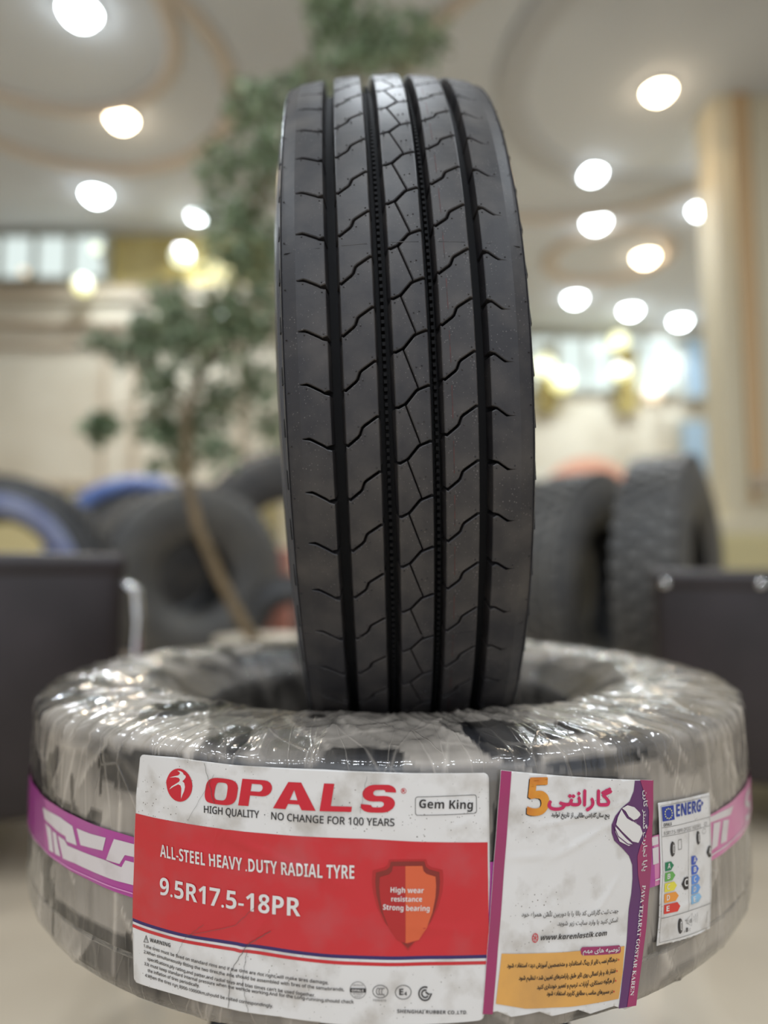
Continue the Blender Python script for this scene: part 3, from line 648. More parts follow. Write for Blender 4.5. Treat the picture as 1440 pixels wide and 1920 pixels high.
# strips of film: saw-tooth steps
nb = 30; bd = np.sort(rs.rand(nb)*.5/nb+np.arange(nb)/nb); As = A1+.10*(Q-.12)*0+.012*np.sin(Q*25+A*3)+.05*(Q-.1)
As = As % 1; idx = np.searchsorted(bd, As) % nb
d0 = (bd[idx]-As) % 1; dprev = (As-bd[(idx-1) % nb]) % 1
edge = np.clip(1-d0/.0040, 0, 1)
disp += .0010*np.clip(1-dprev/.004, 0, 1)*(.5+.5*top)+.0012*edge
hz = rs.uniform(.22, .72, nb)[idx]
U = A*.422
right = np.clip((U-.16)/.16, 0, 1); leftm = np.clip((-.16-U)/.1, 0, 1)
fb = pn(A1, Q, 60, 20, 11)*.6+pn(A1, Q, 150, 50, 12)*.4; st1 = pn(A1+.03*Q, Q, 420, 9, 13)
haze = hz*.75+.30*(fb-.4)+.12*(st1-.5)+.42*edge*(pn(A1, Q, 90, 14, 14) > .45)+.22*right*side+.16*right*top
haze += .16*top*(1-right)
# clear holes in the layering, showing the black rubber
hole_ = pn(A1+.03*Q, Q, 46, 26, 15); clear = np.clip((hole_-.62)/.02, 0, 1)*(1-.85*right)*(Rg > .25)
haze = haze*(1-.85*clear)
# upper band of the left side is clearer
haze -= .25*np.clip((Zg-.045)/.02, 0, 1)*side*np.clip((U+.30)/.06, 0, 1)*np.clip((.2-U)/.02, 0, 1)
wob = (pn(A1, Q, 260, 60, 21)-.5)*.9; Zw = Zg+ZM
for (u0, z0, ru, rz, tl) in ((-.224, .496, .021, .017, -.25), (-.350, .474, .013, .024, .5), (-.345, .372, .016, .012, .4), (-.262, .425+.028, .010, .008, .3), (-.300, .468, .004, .014, -.2), (-.255, .490, .0022, .022, .05), (-.330, .362, .0020, .034, .06),
                         (.0745, .44, .0025, .06, 0), (.165, .512, .05, .006, -.1), (-.215, .36, .004, .016, 0)):
    du, dz_ = U-u0-tl*(Zw-z0), Zw-z0; e_ = (du/ru)**2+(dz_/rz)**2+wob
    haze = np.where((e_ < 1) & (side > 0), haze*.16+.02, haze)
for (ua, za, ub2, zb2, w_, a_) in ((-.232, .340, -.229, .470, .0022, .34), (-.229, .470, -.236, .512, .0012, .25), (-.150, .343, -.151, .328, .003, .30), (-.30, .50, -.326, .43, .0016, .30), (-.285, .505, -.300, .45, .001, .25), (-.36, .40, -.37, .335, .004, .30),
                                   (-.39, .50, -.35, .40, .0014, .30), (.235, .51, .262, .47, .0009, .35), (.262, .525, .245, .475, .0008, .35), (.30, .52, .312, .36, .003, .18), (.345, .50, .35, .35, .002, .22), (.20, .52, .215, .50, .001, .4)):
    L2 = (ub2-ua)**2+(zb2-za)**2; t_ = np.clip(((U-ua)*(ub2-ua)+(Zw-za)*(zb2-za))/L2, 0, 1); dd = np.hypot(U-ua-t_*(ub2-ua), Zw-za-t_*(zb2-za))
    ln_ = np.exp(-(dd/w_)**2)*(side > 0); haze = haze+a_*ln_; disp = disp+.0006*ln_
haze = np.clip(haze, .04, .93); haze[(Rg < .27)] *= .55
# baggy fold at the far left of the side
bag = np.exp(-((U+.60)/.09)**2)*np.exp(-((Zg+.015)/.035)**2)*.010+np.exp(-((U-.60)/.1)**2)*np.exp(-((Zg-.0)/.05)**2)*.006
lim = ((np.abs(U) < .31) & (side > 0)) | ((np.abs(Zg-.006) < .032) & (Rg > .405))
disp = np.where(lim, np.minimum(disp*.6, .0014), disp)+bag
Rn = Rg+nr*disp; Zn = Zg+nz*disp+cz_
X = Rn*np.sin(A); Y = -Rn*np.cos(A)
P = np.stack([X, Y, Zn], -1).reshape(-1, 3)
i = np.arange(NA)[:, None]; j = np.arange(NS)[None, :]; i2 = (i+1) % NA; j2 = (j+1) % NS
Fq = np.stack([i*NS+j, i2*NS+j, i2*NS+j2, i*NS+j2], -1).reshape(-1, 4)
me = bpy.data.meshes.new('film_wrap'); me.vertices.add(len(P)); me.vertices.foreach_set('co', P.ravel().astype('f'))
me.loops.add(Fq.size); me.loops.foreach_set('vertex_index', Fq.ravel().astype('i')); me.polygons.add(len(Fq))
me.polygons.foreach_set('loop_start', np.arange(0, Fq.size, 4).astype('i')); me.polygons.foreach_set('loop_total', np.full(len(Fq), 4, 'i'))
me.update(calc_edges=True); me.polygons.foreach_set('use_smooth', np.ones(len(Fq), bool))
at = me.attributes.new('haze', 'FLOAT', 'POINT'); at.data.foreach_set('value', haze.reshape(-1).astype('f'))
uvl = me.uv_layers.new(name='UVMap'); uvv = np.stack([A1, Q*TL/(2*math.pi*.42)], -1).reshape(-1, 2)[Fq.ravel()]
uvl.data.foreach_set('uv', uvv.ravel().astype('f'))
me.materials.append(M['film']); fo = bpy.data.objects.new('film_wrap', me); link(fo, WT); fo['label'] = 'crinkled clear plastic stretch film'
# ------------------------------------------------------------------ labels on the tread face
LR = RB+.0040
CRE = [(-.10, .505, -.148, .43, .0007), (-.075, .43, -.14, .345, .0008), (-.108, .395, -.122, .343, .0007), (-.21, .45, -.02, .446, .0007), (-.14, .468, -.02, .432, .0007),
       (-.165, .50, -.20, .49, .0006), (-.13, .50, -.15, .47, .0006), (.035, .47, .06, .48, .0005), (.0, .41, .065, .402, .0005), (-.06, .35, -.03, .385, .0005), (.02, .352, .03, .38, .0005),
       (.10, .47, .20, .482, .0009), (.11, .445, .175, .468, .0008), (.08, .452, .12, .45, .0007), (.13, .50, .15, .475, .0006), (.09, .44, .10, .40, .0006), (.15, .40, .18, .43, .0006),
       (.215, .385, .29, .392, .0007), (.24, .46, .29, .452, .0005)]
def wr(u, z):
    u = np.asarray(u, float); z = np.asarray(z, float)
    d = .00035*np.sin(u*95+3*np.sin(z*40))*np.sin(z*70+2*np.sin(u*30))
    for a, b, c, e, h_ in CRE:
        L2 = (c-a)**2+(e-b)**2; t_ = np.clip(((u-a)*(c-a)+(z-b)*(e-b))/L2, 0, 1)
        w_ = .0022; dd = np.hypot(u-a-t_*(c-a), z-b-t_*(e-b)); d = d+h_*np.exp(-(dd/w_)**2)*np.sin(np.pi*np.clip(t_, .03, .97))
    return d
def cyl(u, z, off):
    r = LR+off+wr(u, z); a = np.asarray(u)/.422
    return np.stack([r*np.sin(a), -r*np.cos(a), np.asarray(z)-ZB], -1)
class Print:
    """collects flat shapes in (u,z) and wraps them on the tyre as one mesh"""
    def __init__(s): s.V, s.F, s.m, s.mats = [], [], [], []
    def add(s, V, Fc, m, off, cut=None):
        if cut or off is not None:
            bm = bmesh.new(); vs = [bm.verts.new((x, z, 0)) for x, z in V]
            for f in Fc:
                try: bm.faces.new([vs[k] for k in f])
                except ValueError: pass
            if cut:
                xs = [v[0] for v in V]; zs = [v[1] for v in V]
                for ax, lo_, hi_ in ((0, min(xs), max(xs)), (1, min(zs), max(zs))):
                    k = math.floor(lo_/cut)+1
                    while k*cut < hi_-1e-5:
                        no = (1, 0, 0) if ax == 0 else (0, 1, 0); c_ = tuple(k*cut*n for n in no)
                        bmesh.ops.bisect_plane(bm, geom=bm.verts[:]+bm.edges[:]+bm.faces[:], dist=1e-7, plane_co=c_, plane_no=no); k += 1
            bm.verts.index_update(); V = [(v.co.x, v.co.y) for v in bm.verts]
            Fc = []
            for f in bm.faces:
                ids = [v.index for v in f.verts]
                Fc.append(ids if f.normal.z > 0 else ids[::-1])
            bm.free()
        if not V: return
        if m not in s.mats: s.mats.append(m)
        i = len(s.V); P_ = cyl(np.array([v[0] for v in V]), np.array([v[1] for v in V]), off)
        s.V += [tuple(p) for p in P_]; s.F += [tuple(i+k for k in f) for f in Fc]; s.m += [s.mats.index(m)]*len(Fc)
    def build(s, name, parent, label=None, smooth=True):
        o = mesh(name, s.V, s.F, [M[k] for k in s.mats], parent, mi=s.m, smooth=smooth)
        if label: o['label'] = label
        return o
_dg = None
def curve_mesh(cu):
    o = bpy.data.objects.new('tmp', cu); COL.objects.link(o)
    bpy.context.view_layer.update(); me = o.to_mesh()
    V = [(v.co.x, v.co.y) for v in me.vertices]; Fc = [tuple(p.vertices) for p in me.polygons]
    o.to_mesh_clear(); bpy.data.objects.remove(o); bpy.data.curves.remove(cu)
    return V, Fc
def fill(loops):
    cu = bpy.data.curves.new('c', 'CURVE'); cu.dimensions = '2D'; cu.fill_mode = 'BOTH'
    for lp in loops:
        sp = cu.splines.new('POLY'); sp.points.add(len(lp)-1); sp.use_cyclic_u = True
        for k, (x, y) in enumerate(lp): sp.points[k].co = (x*100, y*100, 0, 1)
    V, Fc = curve_mesh(cu); return [(x/100, y/100) for x, y in V], Fc
_tc = {}
def glyphs(s):
    if s not in _tc:
        cu = bpy.data.curves.new('t', 'FONT'); cu.body = s; cu.size = 1; cu.resolution_u = 3
        _tc[s] = curve_mesh(cu)
    return _tc[s]
def _map(s, up_, lw, dg):
    o = ''
    for c in s:
        if 'A' <= c <= 'Z' and up_: o += chr(up_+ord(c)-65)
        elif 'a' <= c <= 'z' and lw: o += chr(lw+ord(c)-97)
        elif '0' <= c <= '9' and dg: o += chr(dg+ord(c)-48)
        else: o += c
    return o
SANS = lambda s: _map(s, 0x1D5A0, 0x1D5BA, 0x1D7E2)
BOLD = lambda s: _map(s, 0x1D5D4, 0x1D5EE, 0x1D7EC)
BOLDI = lambda s: _map(s, 0x1D63C, 0x1D656, 0x1D7EC)
SERIF = lambda s: _map(s, 0x1D400, 0x1D41A, 0x1D7CE)
# Persian letters -> joined presentation forms, laid out right to left
PF = {'ا': (0xFE8D, 2), 'ب': (0xFE8F, 4), 'پ': (0xFB56, 4), 'ت': (0xFE95, 4), 'ج': (0xFE9D, 4), 'خ': (0xFEA5, 4), 'د': (0xFEA9, 2), 'ر': (0xFEAD, 2), 'ز': (0xFEAF, 2), 'س': (0xFEB1, 4), 'ش': (0xFEB5, 4),
      'ص': (0xFEB9, 4), 'ط': (0xFEC1, 4), 'ع': (0xFEC9, 4), 'غ': (0xFECD, 4), 'ف': (0xFED1, 4), 'ق': (0xFED5, 4), 'ک': (0xFB8E, 4), 'گ': (0xFB92, 4), 'ل': (0xFEDD, 4), 'م': (0xFEE1, 4), 'ن': (0xFEE5, 4), 'ه': (0xFEE9, 4),
      'و': (0xFEED, 2), 'ی': (0xFBFC, 4), 'آ': (0xFE81, 2), 'ظ': (0xFEC5, 4), 'ث': (0xFE99, 4), 'چ': (0xFB7A, 4), 'ح': (0xFEA1, 4), 'ض': (0xFEBD, 4), 'ذ': (0xFEAB, 2), 'ژ': (0xFB8A, 2)}
def persian(s):
    o = []
    for i, c in enumerate(s):
        if c not in PF: o.append(c); continue
        b, n = PF[c]; pr = i > 0 and s[i-1] in PF and PF[s[i-1]][1] == 4; nx = n == 4 and i+1 < len(s) and s[i+1] in PF
        # order in the block: isolated, final, initial, medial
        o.append(chr(b+((3 if pr else 2) if nx else (1 if pr else 0))))
    return ''.join(o[::-1])
def text(pr, s, a, b, h, m, off=.0004, cut=None, capref='H', ital=0, bold=0):
    """lay string s along baseline a->b (in u,z) with capital height h"""
    V, Fc = glyphs(s)
    if not V: return
    x0 = min(v[0] for v in V); x1 = max(v[0] for v in V); ch = max(v[1] for v in glyphs(capref)[0])
    a = np.array(a); b = np.array(b); L_ = np.hypot(*(b-a)); e = (b-a)/L_; n = np.array([-e[1], e[0]])
    out = []
    for x, y in V: p = a+e*((x-x0)/(x1-x0)*L_+ital*y*h/ch)+n*(y*h/ch); out.append((p[0], p[1]))
    pr.add(out, Fc, m, off, cut)
    if bold:
        for dx, dy in ((bold, 0), (-bold, 0), (0, bold), (0, -bold)): pr.add([(x+dx, y+dy) for x, y in out], Fc, m, off+.00001*(1 if dx else 2), cut)
def quad(u0, z0, u1, z1): return [(u0, z0), (u1, z0), (u1, z1), (u0, z1)]
def ell(cx, cz, rx, rz, n=40, a0=0, a1=2*math.pi): return [(cx+rx*math.cos(a0+(a1-a0)*k/n), cz+rz*math.sin(a0+(a1-a0)*k/n)) for k in range(n)]
def rrect(u0, z0, u1, z1, r, n=5):
    o = []
    for cx, cz, a in ((u1-r, z1-r, 0), (u0+r, z1-r, 90), (u0+r, z0+r, 180), (u1-r, z0+r, 270)):
        for k in range(n+1): t_ = math.radians(a+90*k/n); o.append((cx+r*math.cos(t_), cz+r*math.sin(t_)))
    return o
def shape(pr, loops, m, off=.0004, cut=.004): V, Fc = fill(loops); pr.add(V, Fc, m, off, cut)
def stroke(pr, pts, w, m, off=.0004, closed=False):
    n = len(pts); P_ = [np.array(p) for p in pts]; Lf, Rt = [], []
    for i in range(n):
        a = P_[(i-1) % n] if closed or i else P_[i]; b = P_[(i+1) % n] if closed or i < n-1 else P_[i]
        d = b-a; d = d/(np.hypot(*d)+1e-12); nn = np.array([-d[1], d[0]])*w/2; Lf.append(tuple(P_[i]+nn)); Rt.append(tuple(P_[i]-nn))
    V = Lf+Rt; Fc = [(i, (i+1) % n, n+(i+1) % n, n+i) for i in range(n if closed else n-1)]
    pr.add(V, Fc, m, off, .004)
def sheet(name, loop, m, parent, off=0, cut=.0025, thick=.0006, label=None):
    V, Fc = fill([loop]); p = Print(); p.add(V, Fc, m, off, cut)
    o = p.build(name, parent, label); md_ = o.modifiers.new('thickness', 'SOLIDIFY'); md_.thickness = thick; md_.offset = -1
    return o
# printed tape round the middle of the tread
tp = Print()
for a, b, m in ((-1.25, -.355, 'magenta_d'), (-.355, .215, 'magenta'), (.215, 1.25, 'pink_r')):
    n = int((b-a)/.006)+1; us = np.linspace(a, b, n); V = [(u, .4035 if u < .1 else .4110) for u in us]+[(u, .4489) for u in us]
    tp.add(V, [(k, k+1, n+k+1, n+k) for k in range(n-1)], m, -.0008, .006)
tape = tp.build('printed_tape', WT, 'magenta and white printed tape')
tw = Print()
for pl in ([(-0.3622, 0.4396), (-0.3157, 0.442), (-0.294, 0.4402), (-0.2849, 0.4265), (-0.3031, 0.4254), (-0.3052, 0.4291), (-0.3225, 0.4293), (-0.3551, 0.4312)],
           [(-0.2867, 0.44), (-0.2655, 0.4407), (-0.243, 0.4423), (-0.2467, 0.4313), (-0.279, 0.4283)],
           [(-0.2331, 0.4432), (-0.2098, 0.4438), (-0.19, .4438), (-.19, .4341), (-0.2094, 0.4341), (-0.2198, 0.4335), (-0.2255, 0.4256), (-0.2421, 0.4252)],
           [(-0.3519, 0.428), (-0.3378, 0.4269), (-0.3279, 0.409), (-0.3393, 0.4081)], [(-0.3342, 0.4262), (-0.3243, 0.4265), (-0.3137, 0.4098), (-0.3247, 0.4091)],
           [(-0.3202, 0.426), (-0.3067, 0.4256), (-0.3011, 0.4224), (-0.2816, 0.4235), (-0.2427, 0.4247), (-0.2232, 0.4236), (-0.2191, 0.4297), (-0.19, 0.4303), (-0.19, 0.4140), (-0.2282, 0.4123), (-0.2583, 0.4116), (-0.287, 0.4117), (-0.309, 0.4096)],
           [(0.213, 0.4553-.007), (0.2203, 0.4549-.007), (0.2202, 0.4419), (0.213, 0.4419)], [(0.213, 0.440), (0.2203, 0.440), (.2196, .4277), (.213, .4277)],
           [(0.29, 0.4475), (.310, .4470), (0.3477, 0.4448), (0.339, 0.4388), (0.29, 0.4433)], [(0.3016, 0.4407), (0.3161, 0.4388), (0.3083, 0.4202), (0.2962, 0.4195)], [(0.3224, 0.4381), (0.3348, 0.4357), (0.327, 0.4192), (0.3142, 0.4202)]):
    shape(tw, [pl], 'paper_t', -.0005, .004)
stroke(tw, [(-.44, .4010), (-0.3744, 0.4040), (-0.3328, 0.4048), (-0.2865, 0.4058), (-0.2453, 0.4064), (-0.2093, 0.4069)], .0009, 'pink', -.0004)
stroke(tw, [(.215, .4155), (.296, .4157), (.36, .4160), (.44, .416)], .0012, 'paper_t', -.0004)
text(tw, BOLD('S'), (.391, .4175), (.424, .4175), .024, 'paper_t', -.0004, .006)
tl_ = tw.build('tape_lettering', tape); tl_['kind'] = 'stuff'
# ---- label 1
l1 = sheet('brand_label', [(x, z+.0012*math.sin(x*60)+(.0012 if x > -.1 else 0)*(z < .36)) for x, z in
     rrect(-.2055, .3425, .0700, .5125, .004)[:6]+[(-.05, .5148), (-.12, .5150), (-.17, .5140)]+rrect(-.2055, .3425, .0700, .5125, .004)[6:12]+[(-.2082, .48), (-.209, .44), (-.2082, .39)]
     +rrect(-.2055, .3425, .0700, .5125, .004)[12:18]+[(-.16, .3440), (-.11, .3435), (-.08, .3410), (-.04, .3418), (.0, .3412)]+rrect(-.2035, .3425, .0645, .5125, .004)[18:]+[(.0668, .385), (.0700, .44)]], 'white', WT, label='red and white printed brand label')
pn1 = Print()
zt = lambda u: .4676-.0045*max(0, (u+.02)/.09) if u > -.02 else .4676
nn_ = 56; us = np.linspace(-.2084, .0690, nn_)
def band(pr, za, zb_, m, off, ua=-.2084, ub_=.0685):
    us = np.linspace(ua, ub_, nn_); V = [(u, za(u)) for u in us]+[(u, zb_(u)) for u in us]; pr.add(V, [(k, k+1, nn_+k+1, nn_+k) for k in range(nn_-1)], m, off, .0025)
wav = lambda u: .0008*math.sin(u*45)-.0030*max(0, (u+.03)/.1)
band(pn1, lambda u: .3893+wav(u), zt, 'red', .00018)
band(pn1, lambda u: .3870+wav(u), lambda u: .3893+wav(u), 'navy', .00020, -.2080, .0668)
band(pn1, lambda u: .3828+wav(u), lambda u: .3851+wav(u), 'red', .00020, -.2078, .0665)
pn1.build('colour_band', l1, 'red band with a navy and a red stripe')
# brand emblem
em = Print(); shape(em, [ell(-.1648, .4950, .0118, .0121)], 'redtxt', .00035)
bird = [(605, 253), (640, 255), (668, 272), (672, 288), (695, 300), (697, 318), (680, 345), (662, 362), (683, 380), (692, 420), (685, 465), (665, 520), (655, 552), (655, 500), (655, 440), (645, 410), (620, 400), (570, 430), (525, 465), (548, 430), (590, 400), (628, 372), (637, 350), (625, 330), (590, 325), (525, 335), (580, 315), (615, 305), (635, 285), (630, 268)]
shape(em, [[(-.1648+(x-628)/138*.0118, .4950-(y-408)/178*.0121-(x-628)*-.000003) for x, y in bird]], 'white2', .0005)
em.build('emblem', l1, 'red oval emblem with a white darting figure')
lt = Print()
# wide bold italic brand letters, drawn as outlines in a unit cell (x 0..1, y 0..1)
def superO(x0, x1, y0, y1, k):
    pts = []
    for i in range(40):
        a = 2*math.pi*i/40; c, s_ = math.cos(a), math.sin(a)
        pts.append(((x0+x1)/2+(x1-x0)/2*math.copysign(abs(c)**k, c), (y0+y1)/2+(y1-y0)/2*math.copysign(abs(s_)**k, s_)))
    return pts
def arcp(cx, cy, rx, ry, a, b, n=8): return [(cx+rx*math.cos(math.radians(a+(b-a)*k/n)), cy+ry*math.sin(math.radians(a+(b-a)*k/n))) for k in range(n+1)]
G = {'O': [superO(0, 1, 0, 1, .62), superO(.31, .69, .16, .84, .55)],
     'P': [[(0, 0), (0, 1)]+arcp(.72, .70, .28, .30, 90, -90)+[(.33, .40), (.33, 0)], [(.33, .56), (.33, .84)]+arcp(.60, .70, .10, .14, 90, -90, 5)],
     'A': [[(0, 0), (.36, 1), (.66, 1), (1, 0), (.68, 0), (.615, .20), (.36, .20), (.30, 0)], [(.40, .35), (.58, .35), (.50, .72)]],
     'L': [[(0, 0), (0, 1), (.33, 1), (.33, .19), (1, .19), (1, 0)]],
     'S': [[(0, 0), (0, .0)]]}
G['S'] = [[(.02, .30)]+arcp(.34, .27, .33, .27, 180, 270, 6)+arcp(.66, .30, .34, .30, 270, 450, 12)+[(.40, .60)]+arcp(.42, .71, .10, .105, 270, 90, 6)+[(.58, .815)]+arcp(.58, .74, .09, .08, 90, 0, 4)+[(.97, .72)]+arcp(.66, .73, .32, .27, 0, 90, 6)+arcp(.34, .70, .33, .30, 90, 270, 12)+[(.60, .40)]+arcp(.585, .295, .10, .105, 90, -90, 6)+[(.42, .19)]+arcp(.42, .27, .10, .08, 270, 180, 4)]
SH = .16
for ch, u0, u1 in (('O', -.1432, -.1130), ('P', -.1137, -.0865), ('A', -.0866, -.0548), ('L', -.0520, -.0262), ('S', -.0236, .0040)):
    z0, hgt = .4858, .0192; sl_ = SH*hgt if ch != 'A' else 0; wd = (u1-u0)-sl_
    shape(lt, [[(u0+x*wd+y*sl_, z0+y*hgt-(.0012 if ch == 'O' else 0)) for x, y in lp] for lp in G[ch]], 'redtxt', .0004, .003)
stroke(lt, ell(.0080, .5008, .0018, .0018, 20), .0003, 'redtxt', closed=True); text(lt, BOLD('R'), (.0070, .4998), (.0090, .4998), .0020, 'redtxt')
text(lt, SANS('HIGH QUALITY'), (-.1419, .4776), (-.0974, .4780), .0048, 'black', bold=.00012)
shape(lt, [ell(-.0930, .4806, .0004, .0004, 10)], 'black')
text(lt, SANS('NO CHANGE FOR 100 YEARS'), (-.0879, .4779), (.0014, .4766), .0048, 'black', bold=.00012)
stroke(lt, rrect(.0164, .4838, .0606, .4966, .0018), .0004, 'greytxt', closed=True)
text(lt, BOLD('Gem King'), (.0189, .4890), (.0578, .4869), .0056, 'black')
text(lt, BOLD('ALL-STEEL HEAVY .DUTY RADIAL TYRE'), (-.1812, .4401), (-.0268, .4403), .0087, 'white2', off=.0008, cut=.004)
text(lt, BOLD('9.5R17.5-18PR'), (-.1805, .4128), (-.0652, .4128), .0120, 'white2', off=.0008, cut=.004)
# warning text
shape(lt, [[(-.1955, .3746), (-.1903, .3753), (-.1931, .3805)], [(-.1947, .3751), (-.1911, .3755), (-.1931, .3793)]], 'greytxt'); text(lt, BOLD('!'), (-.1932, .3757), (-.1927, .3757), .0025, 'greytxt')
text(lt, BOLD('WARNING'), (-.1893, .3764), (-.1695, .3766), .0026, 'black')
for s_, a, b in (('1.the tires must be fixed on standard rims and if the rims are not right,will make tires damage.', (-.1952, .3712), (-.0447, .3687)),
                 ('2.When simultaneously fitting the two tires,the axle should be assembled with tires of the samebrands,', (-.1950, .3668), (-.0337, .3647)),
                 ('specifications,ply rating,and patter,and radial tires and bias times can\'t be used together.', (-.1914, .3625), (-.0542, .3595)),
                 ('3.It must keep standard internal pressure when the wehicle working.And for the Long-running,should check', (-.1943, .3583), (-.0270, .3566)),
                 ('the inflation of tires periodically.', (-.1908, .3542), (-.1428, .3540)),
                 ('4.When the tires run 8000-10000km,should be roited correspondingly.', (-.1933, .3502), (-.0849, .3490))):
    text(lt, SANS(s_), a, b, .0020, 'greytxt', bold=.00008)
# certification marks
stroke(lt, ell(-.0240, .3655, .0056, .0056, 32), .0003, 'greytxt', closed=True); shape(lt, [quad(-.0294, .3640, -.0186, .3668)], 'black'); text(lt, BOLD('OPALS'), (-.0283, .3647), (-.0200, .3647), .0014, 'white2', .0006)
text(lt, SANS('CERTIFICATE'), (-.0277, .3682), (-.0203, .3682), .0011, 'greytxt'); text(lt, SANS('OF QUALITY'), (-.0274, .3624), (-.0206, .3624), .0011, 'greytxt'); text(lt, SANS('QUALITY'), (-.0264, .3608), (-.0216, .3608), .0010, 'greytxt')
stroke(lt, ell(-.0084, .3650, .0053, .0042, 32), .0004, 'black', closed=True)
for dx in (-.0018, .0, .0018):
    stroke(lt, [(-.0080+dx+.0014*math.cos(math.radians(a)), .3650+.0022*math.sin(math.radians(a))) for a in range(60, 301, 20)], .0005, 'greytxt')
text(lt, SANS('F000416'), (-.0133, .3583), (-.0044, .3583), .0014, 'greytxt')
stroke(lt, ell(.0075, .3645, .0055, .0046, 32), .0004, 'black', closed=True); text(lt, BOLD('E'), (.0047, .3627), (.0076, .3627), .0040, 'black'); text(lt, BOLD('4'), (.0082, .3623), (.0101, .3623), .0024, 'black')
for r0, a0, a1 in ((.0044, 70, 320), (.0024, 70, 330)):
    stroke(lt, [(.0228+r0*math.cos(math.radians(a)), .3632+r0*math.sin(math.radians(a))) for a in range(a0, a1, 12)], .0010, 'black')
stroke(lt, [(.0230, .3644), (.0252, .3628), (.0272, .3630), (.0255, .3598)], .0011, 'black')
text(lt, BOLD('SHENGHAI RUBBER CO.,LTD.'), (.0032, .3510), (.0522, .3484), .0022, 'black')
lt.build('lettering', l1)
cm = Print()  # dark crease lines: dirt, with the shading of the creases painted in
def dirt_shade(pts, w=.00032, m='greytxt'): stroke(cm, [(x+.0004*math.sin(k*2.3), z) for k, (x, z) in enumerate(pts)], w, m, .00095)
def seg(a, b, n=9): return [(a[0]+(b[0]-a[0])*k/n, a[1]+(b[1]-a[1])*k/n) for k in range(n+1)]
dirt_shade(seg((-.1425, .5135), (-.1335, .4850))); dirt_shade(seg((-.0925, .4225), (-.1140, .4020))+seg((-.1150, .4010), (-.1560, .3880))[1:], .00022)
dirt_shade(seg((-.1400, .3985), (-.1560, .3860))+seg((-.1570, .3850), (-.1640, .3700))[1:], .0002)
dirt_shade(seg((-.0870, .4010), (-.1040, .3900))+seg((-.1045, .3895), (-.1170, .3700))[1:]+seg((-.1175, .3690), (-.1185, .3445))[1:], .00040)
dirt_shade(seg((-.1050, .3850), (-.1080, .3650))+seg((-.1082, .3640), (-.1030, .3440))[1:], .00030)
dirt_shade(seg((-.1340, .5060), (-.1560, .4700)), .00018); dirt_shade(seg((-.0180, .5110), (-.0230, .4850)), .00018)
cm.build('crease_dirt_shade', l1)
# shield emblem
sh = Print()
def shieldp(cx, zt_, zb_, w, k=1):
    R_ = [(0, zt_), (w*.52, zt_), (w*.56, zt_-.0035), (w*.66, zt_-.0055), (w*.98, zt_-.0075), (w*1.0, zt_-.014), (w*.97, zt_-.022), (w*.86, zt_-.032), (w*.66, zt_-.042), (w*.38, zt_-.050), (0, zb_)]
    return [(cx+x, z) for x, z in R_]+[(cx-x, z) for x, z in R_[::-1][1:-1]]
shape(sh, [shieldp(.0108, .4535, .3920, .0252)], 'dred', .00035); shape(sh, [shieldp(.0108, .4522, .3938, .0228)], 'maroon', .00045)
sp = shieldp(.0108, .4492, .3968, .0200); shape(sh, [sp], 'dred', .00055)
xs_ = .0092; rp = [p for p in sp if p[0] >= xs_]; shape(sh, [[(xs_, .4492)]+[p for p in sp[1:10]]+[(xs_, .3972)]], 'orange_s', .00065)
text(sh, BOLD('High wear'), (-.0013, .4316), (.0220, .4309), .0034, 'white2', .0009); text(sh, BOLD('resistance'), (-.0008, .4256), (.0207, .4252), .0032, 'white2', .0009); text(sh, BOLD('Strong bearing'), (-.0066, .4200), (.0260, .4187), .0034, 'white2', .0009)
sh.build('shield_emblem', l1, 'brown and orange shield emblem')
# ---- label 2
def B2(s_, t_):  # s 0..1 left-right, t 0..1 top-bottom
    TLc, TRc, BLc, BRc = np.array((.0790, .5131)), np.array((.2148, .4920)), np.array((.0632, .3476)), np.array((.1894, .3307))
    p = (TLc*(1-s_)+TRc*s_)*(1-t_)+(BLc*(1-s_)+BRc*s_)*t_; p = p+np.array((.0045, 0))*math.sin(math.pi*t_)*s_
    return (float(p[0]), float(p[1]))
l2 = sheet('warranty_label', [B2(k/12, 0) for k in range(13)]+[B2(1, k/12) for k in range(1, 13)]+[B2(1-k/12, 1+.012*math.sin(k*2.1)) for k in range(1, 12)]+[B2(0, 1-k/12) for k in range(0, 12)], 'white', WT, off=.0004, label='white and plum warranty label with Persian print')
p2 = Print()
shape(p2, [[B2(0, k/12) for k in range(13)]+[B2(.058, 1-k/12) for k in range(13)]], 'plum', .0008)
rt = [B2(1, k/12) for k in range(13)]
c1 = [(.1947, .4947), (.1930, .4870), (.1885, .4800), (.1806, .4760), (.1740, .4710), (.1704, .4652), (.1706, .4590), (.1730, .4530), (.1811, .4457), (.1870, .4395), (.1899, .4325), (.1897, .4230), (.1880, .4120), (.1854, .4015), (.1820, .3780), (.1789, .3607), (.1726, .3326)]
shape(p2, [rt+c1[::-1]], 'purple', .0008)
c2 = [(.2000, .4945), (.2040, .4840), (.2085, .4700), (.2081, .4592), (.2040, .4520), (.1985, .4460), (.1950, .4380), (.1950, .4240), (.1975, .4110), (.1982, .3988), (.1918, .3698), (.1860, .3531), (.1803, .3319)]
shape(p2, [rt+c2[::-1]], 'plum', .00105)
og = [(.0776, .3866), (.105, .3835), (.135, .3805), (.1798, .3755), (.1775, .357), (.1728, .3396), (.130, .3430), (.095, .3475), (.0729, .3533)]
shape(p2, [og], 'gold', .0008)
pp = rrect(0, 0, .0358, .0058, .002); shape(p2, [[(.1400+x-.02*z, .3768+z-x*.15) for x, z in pp]], 'plum', .00105)
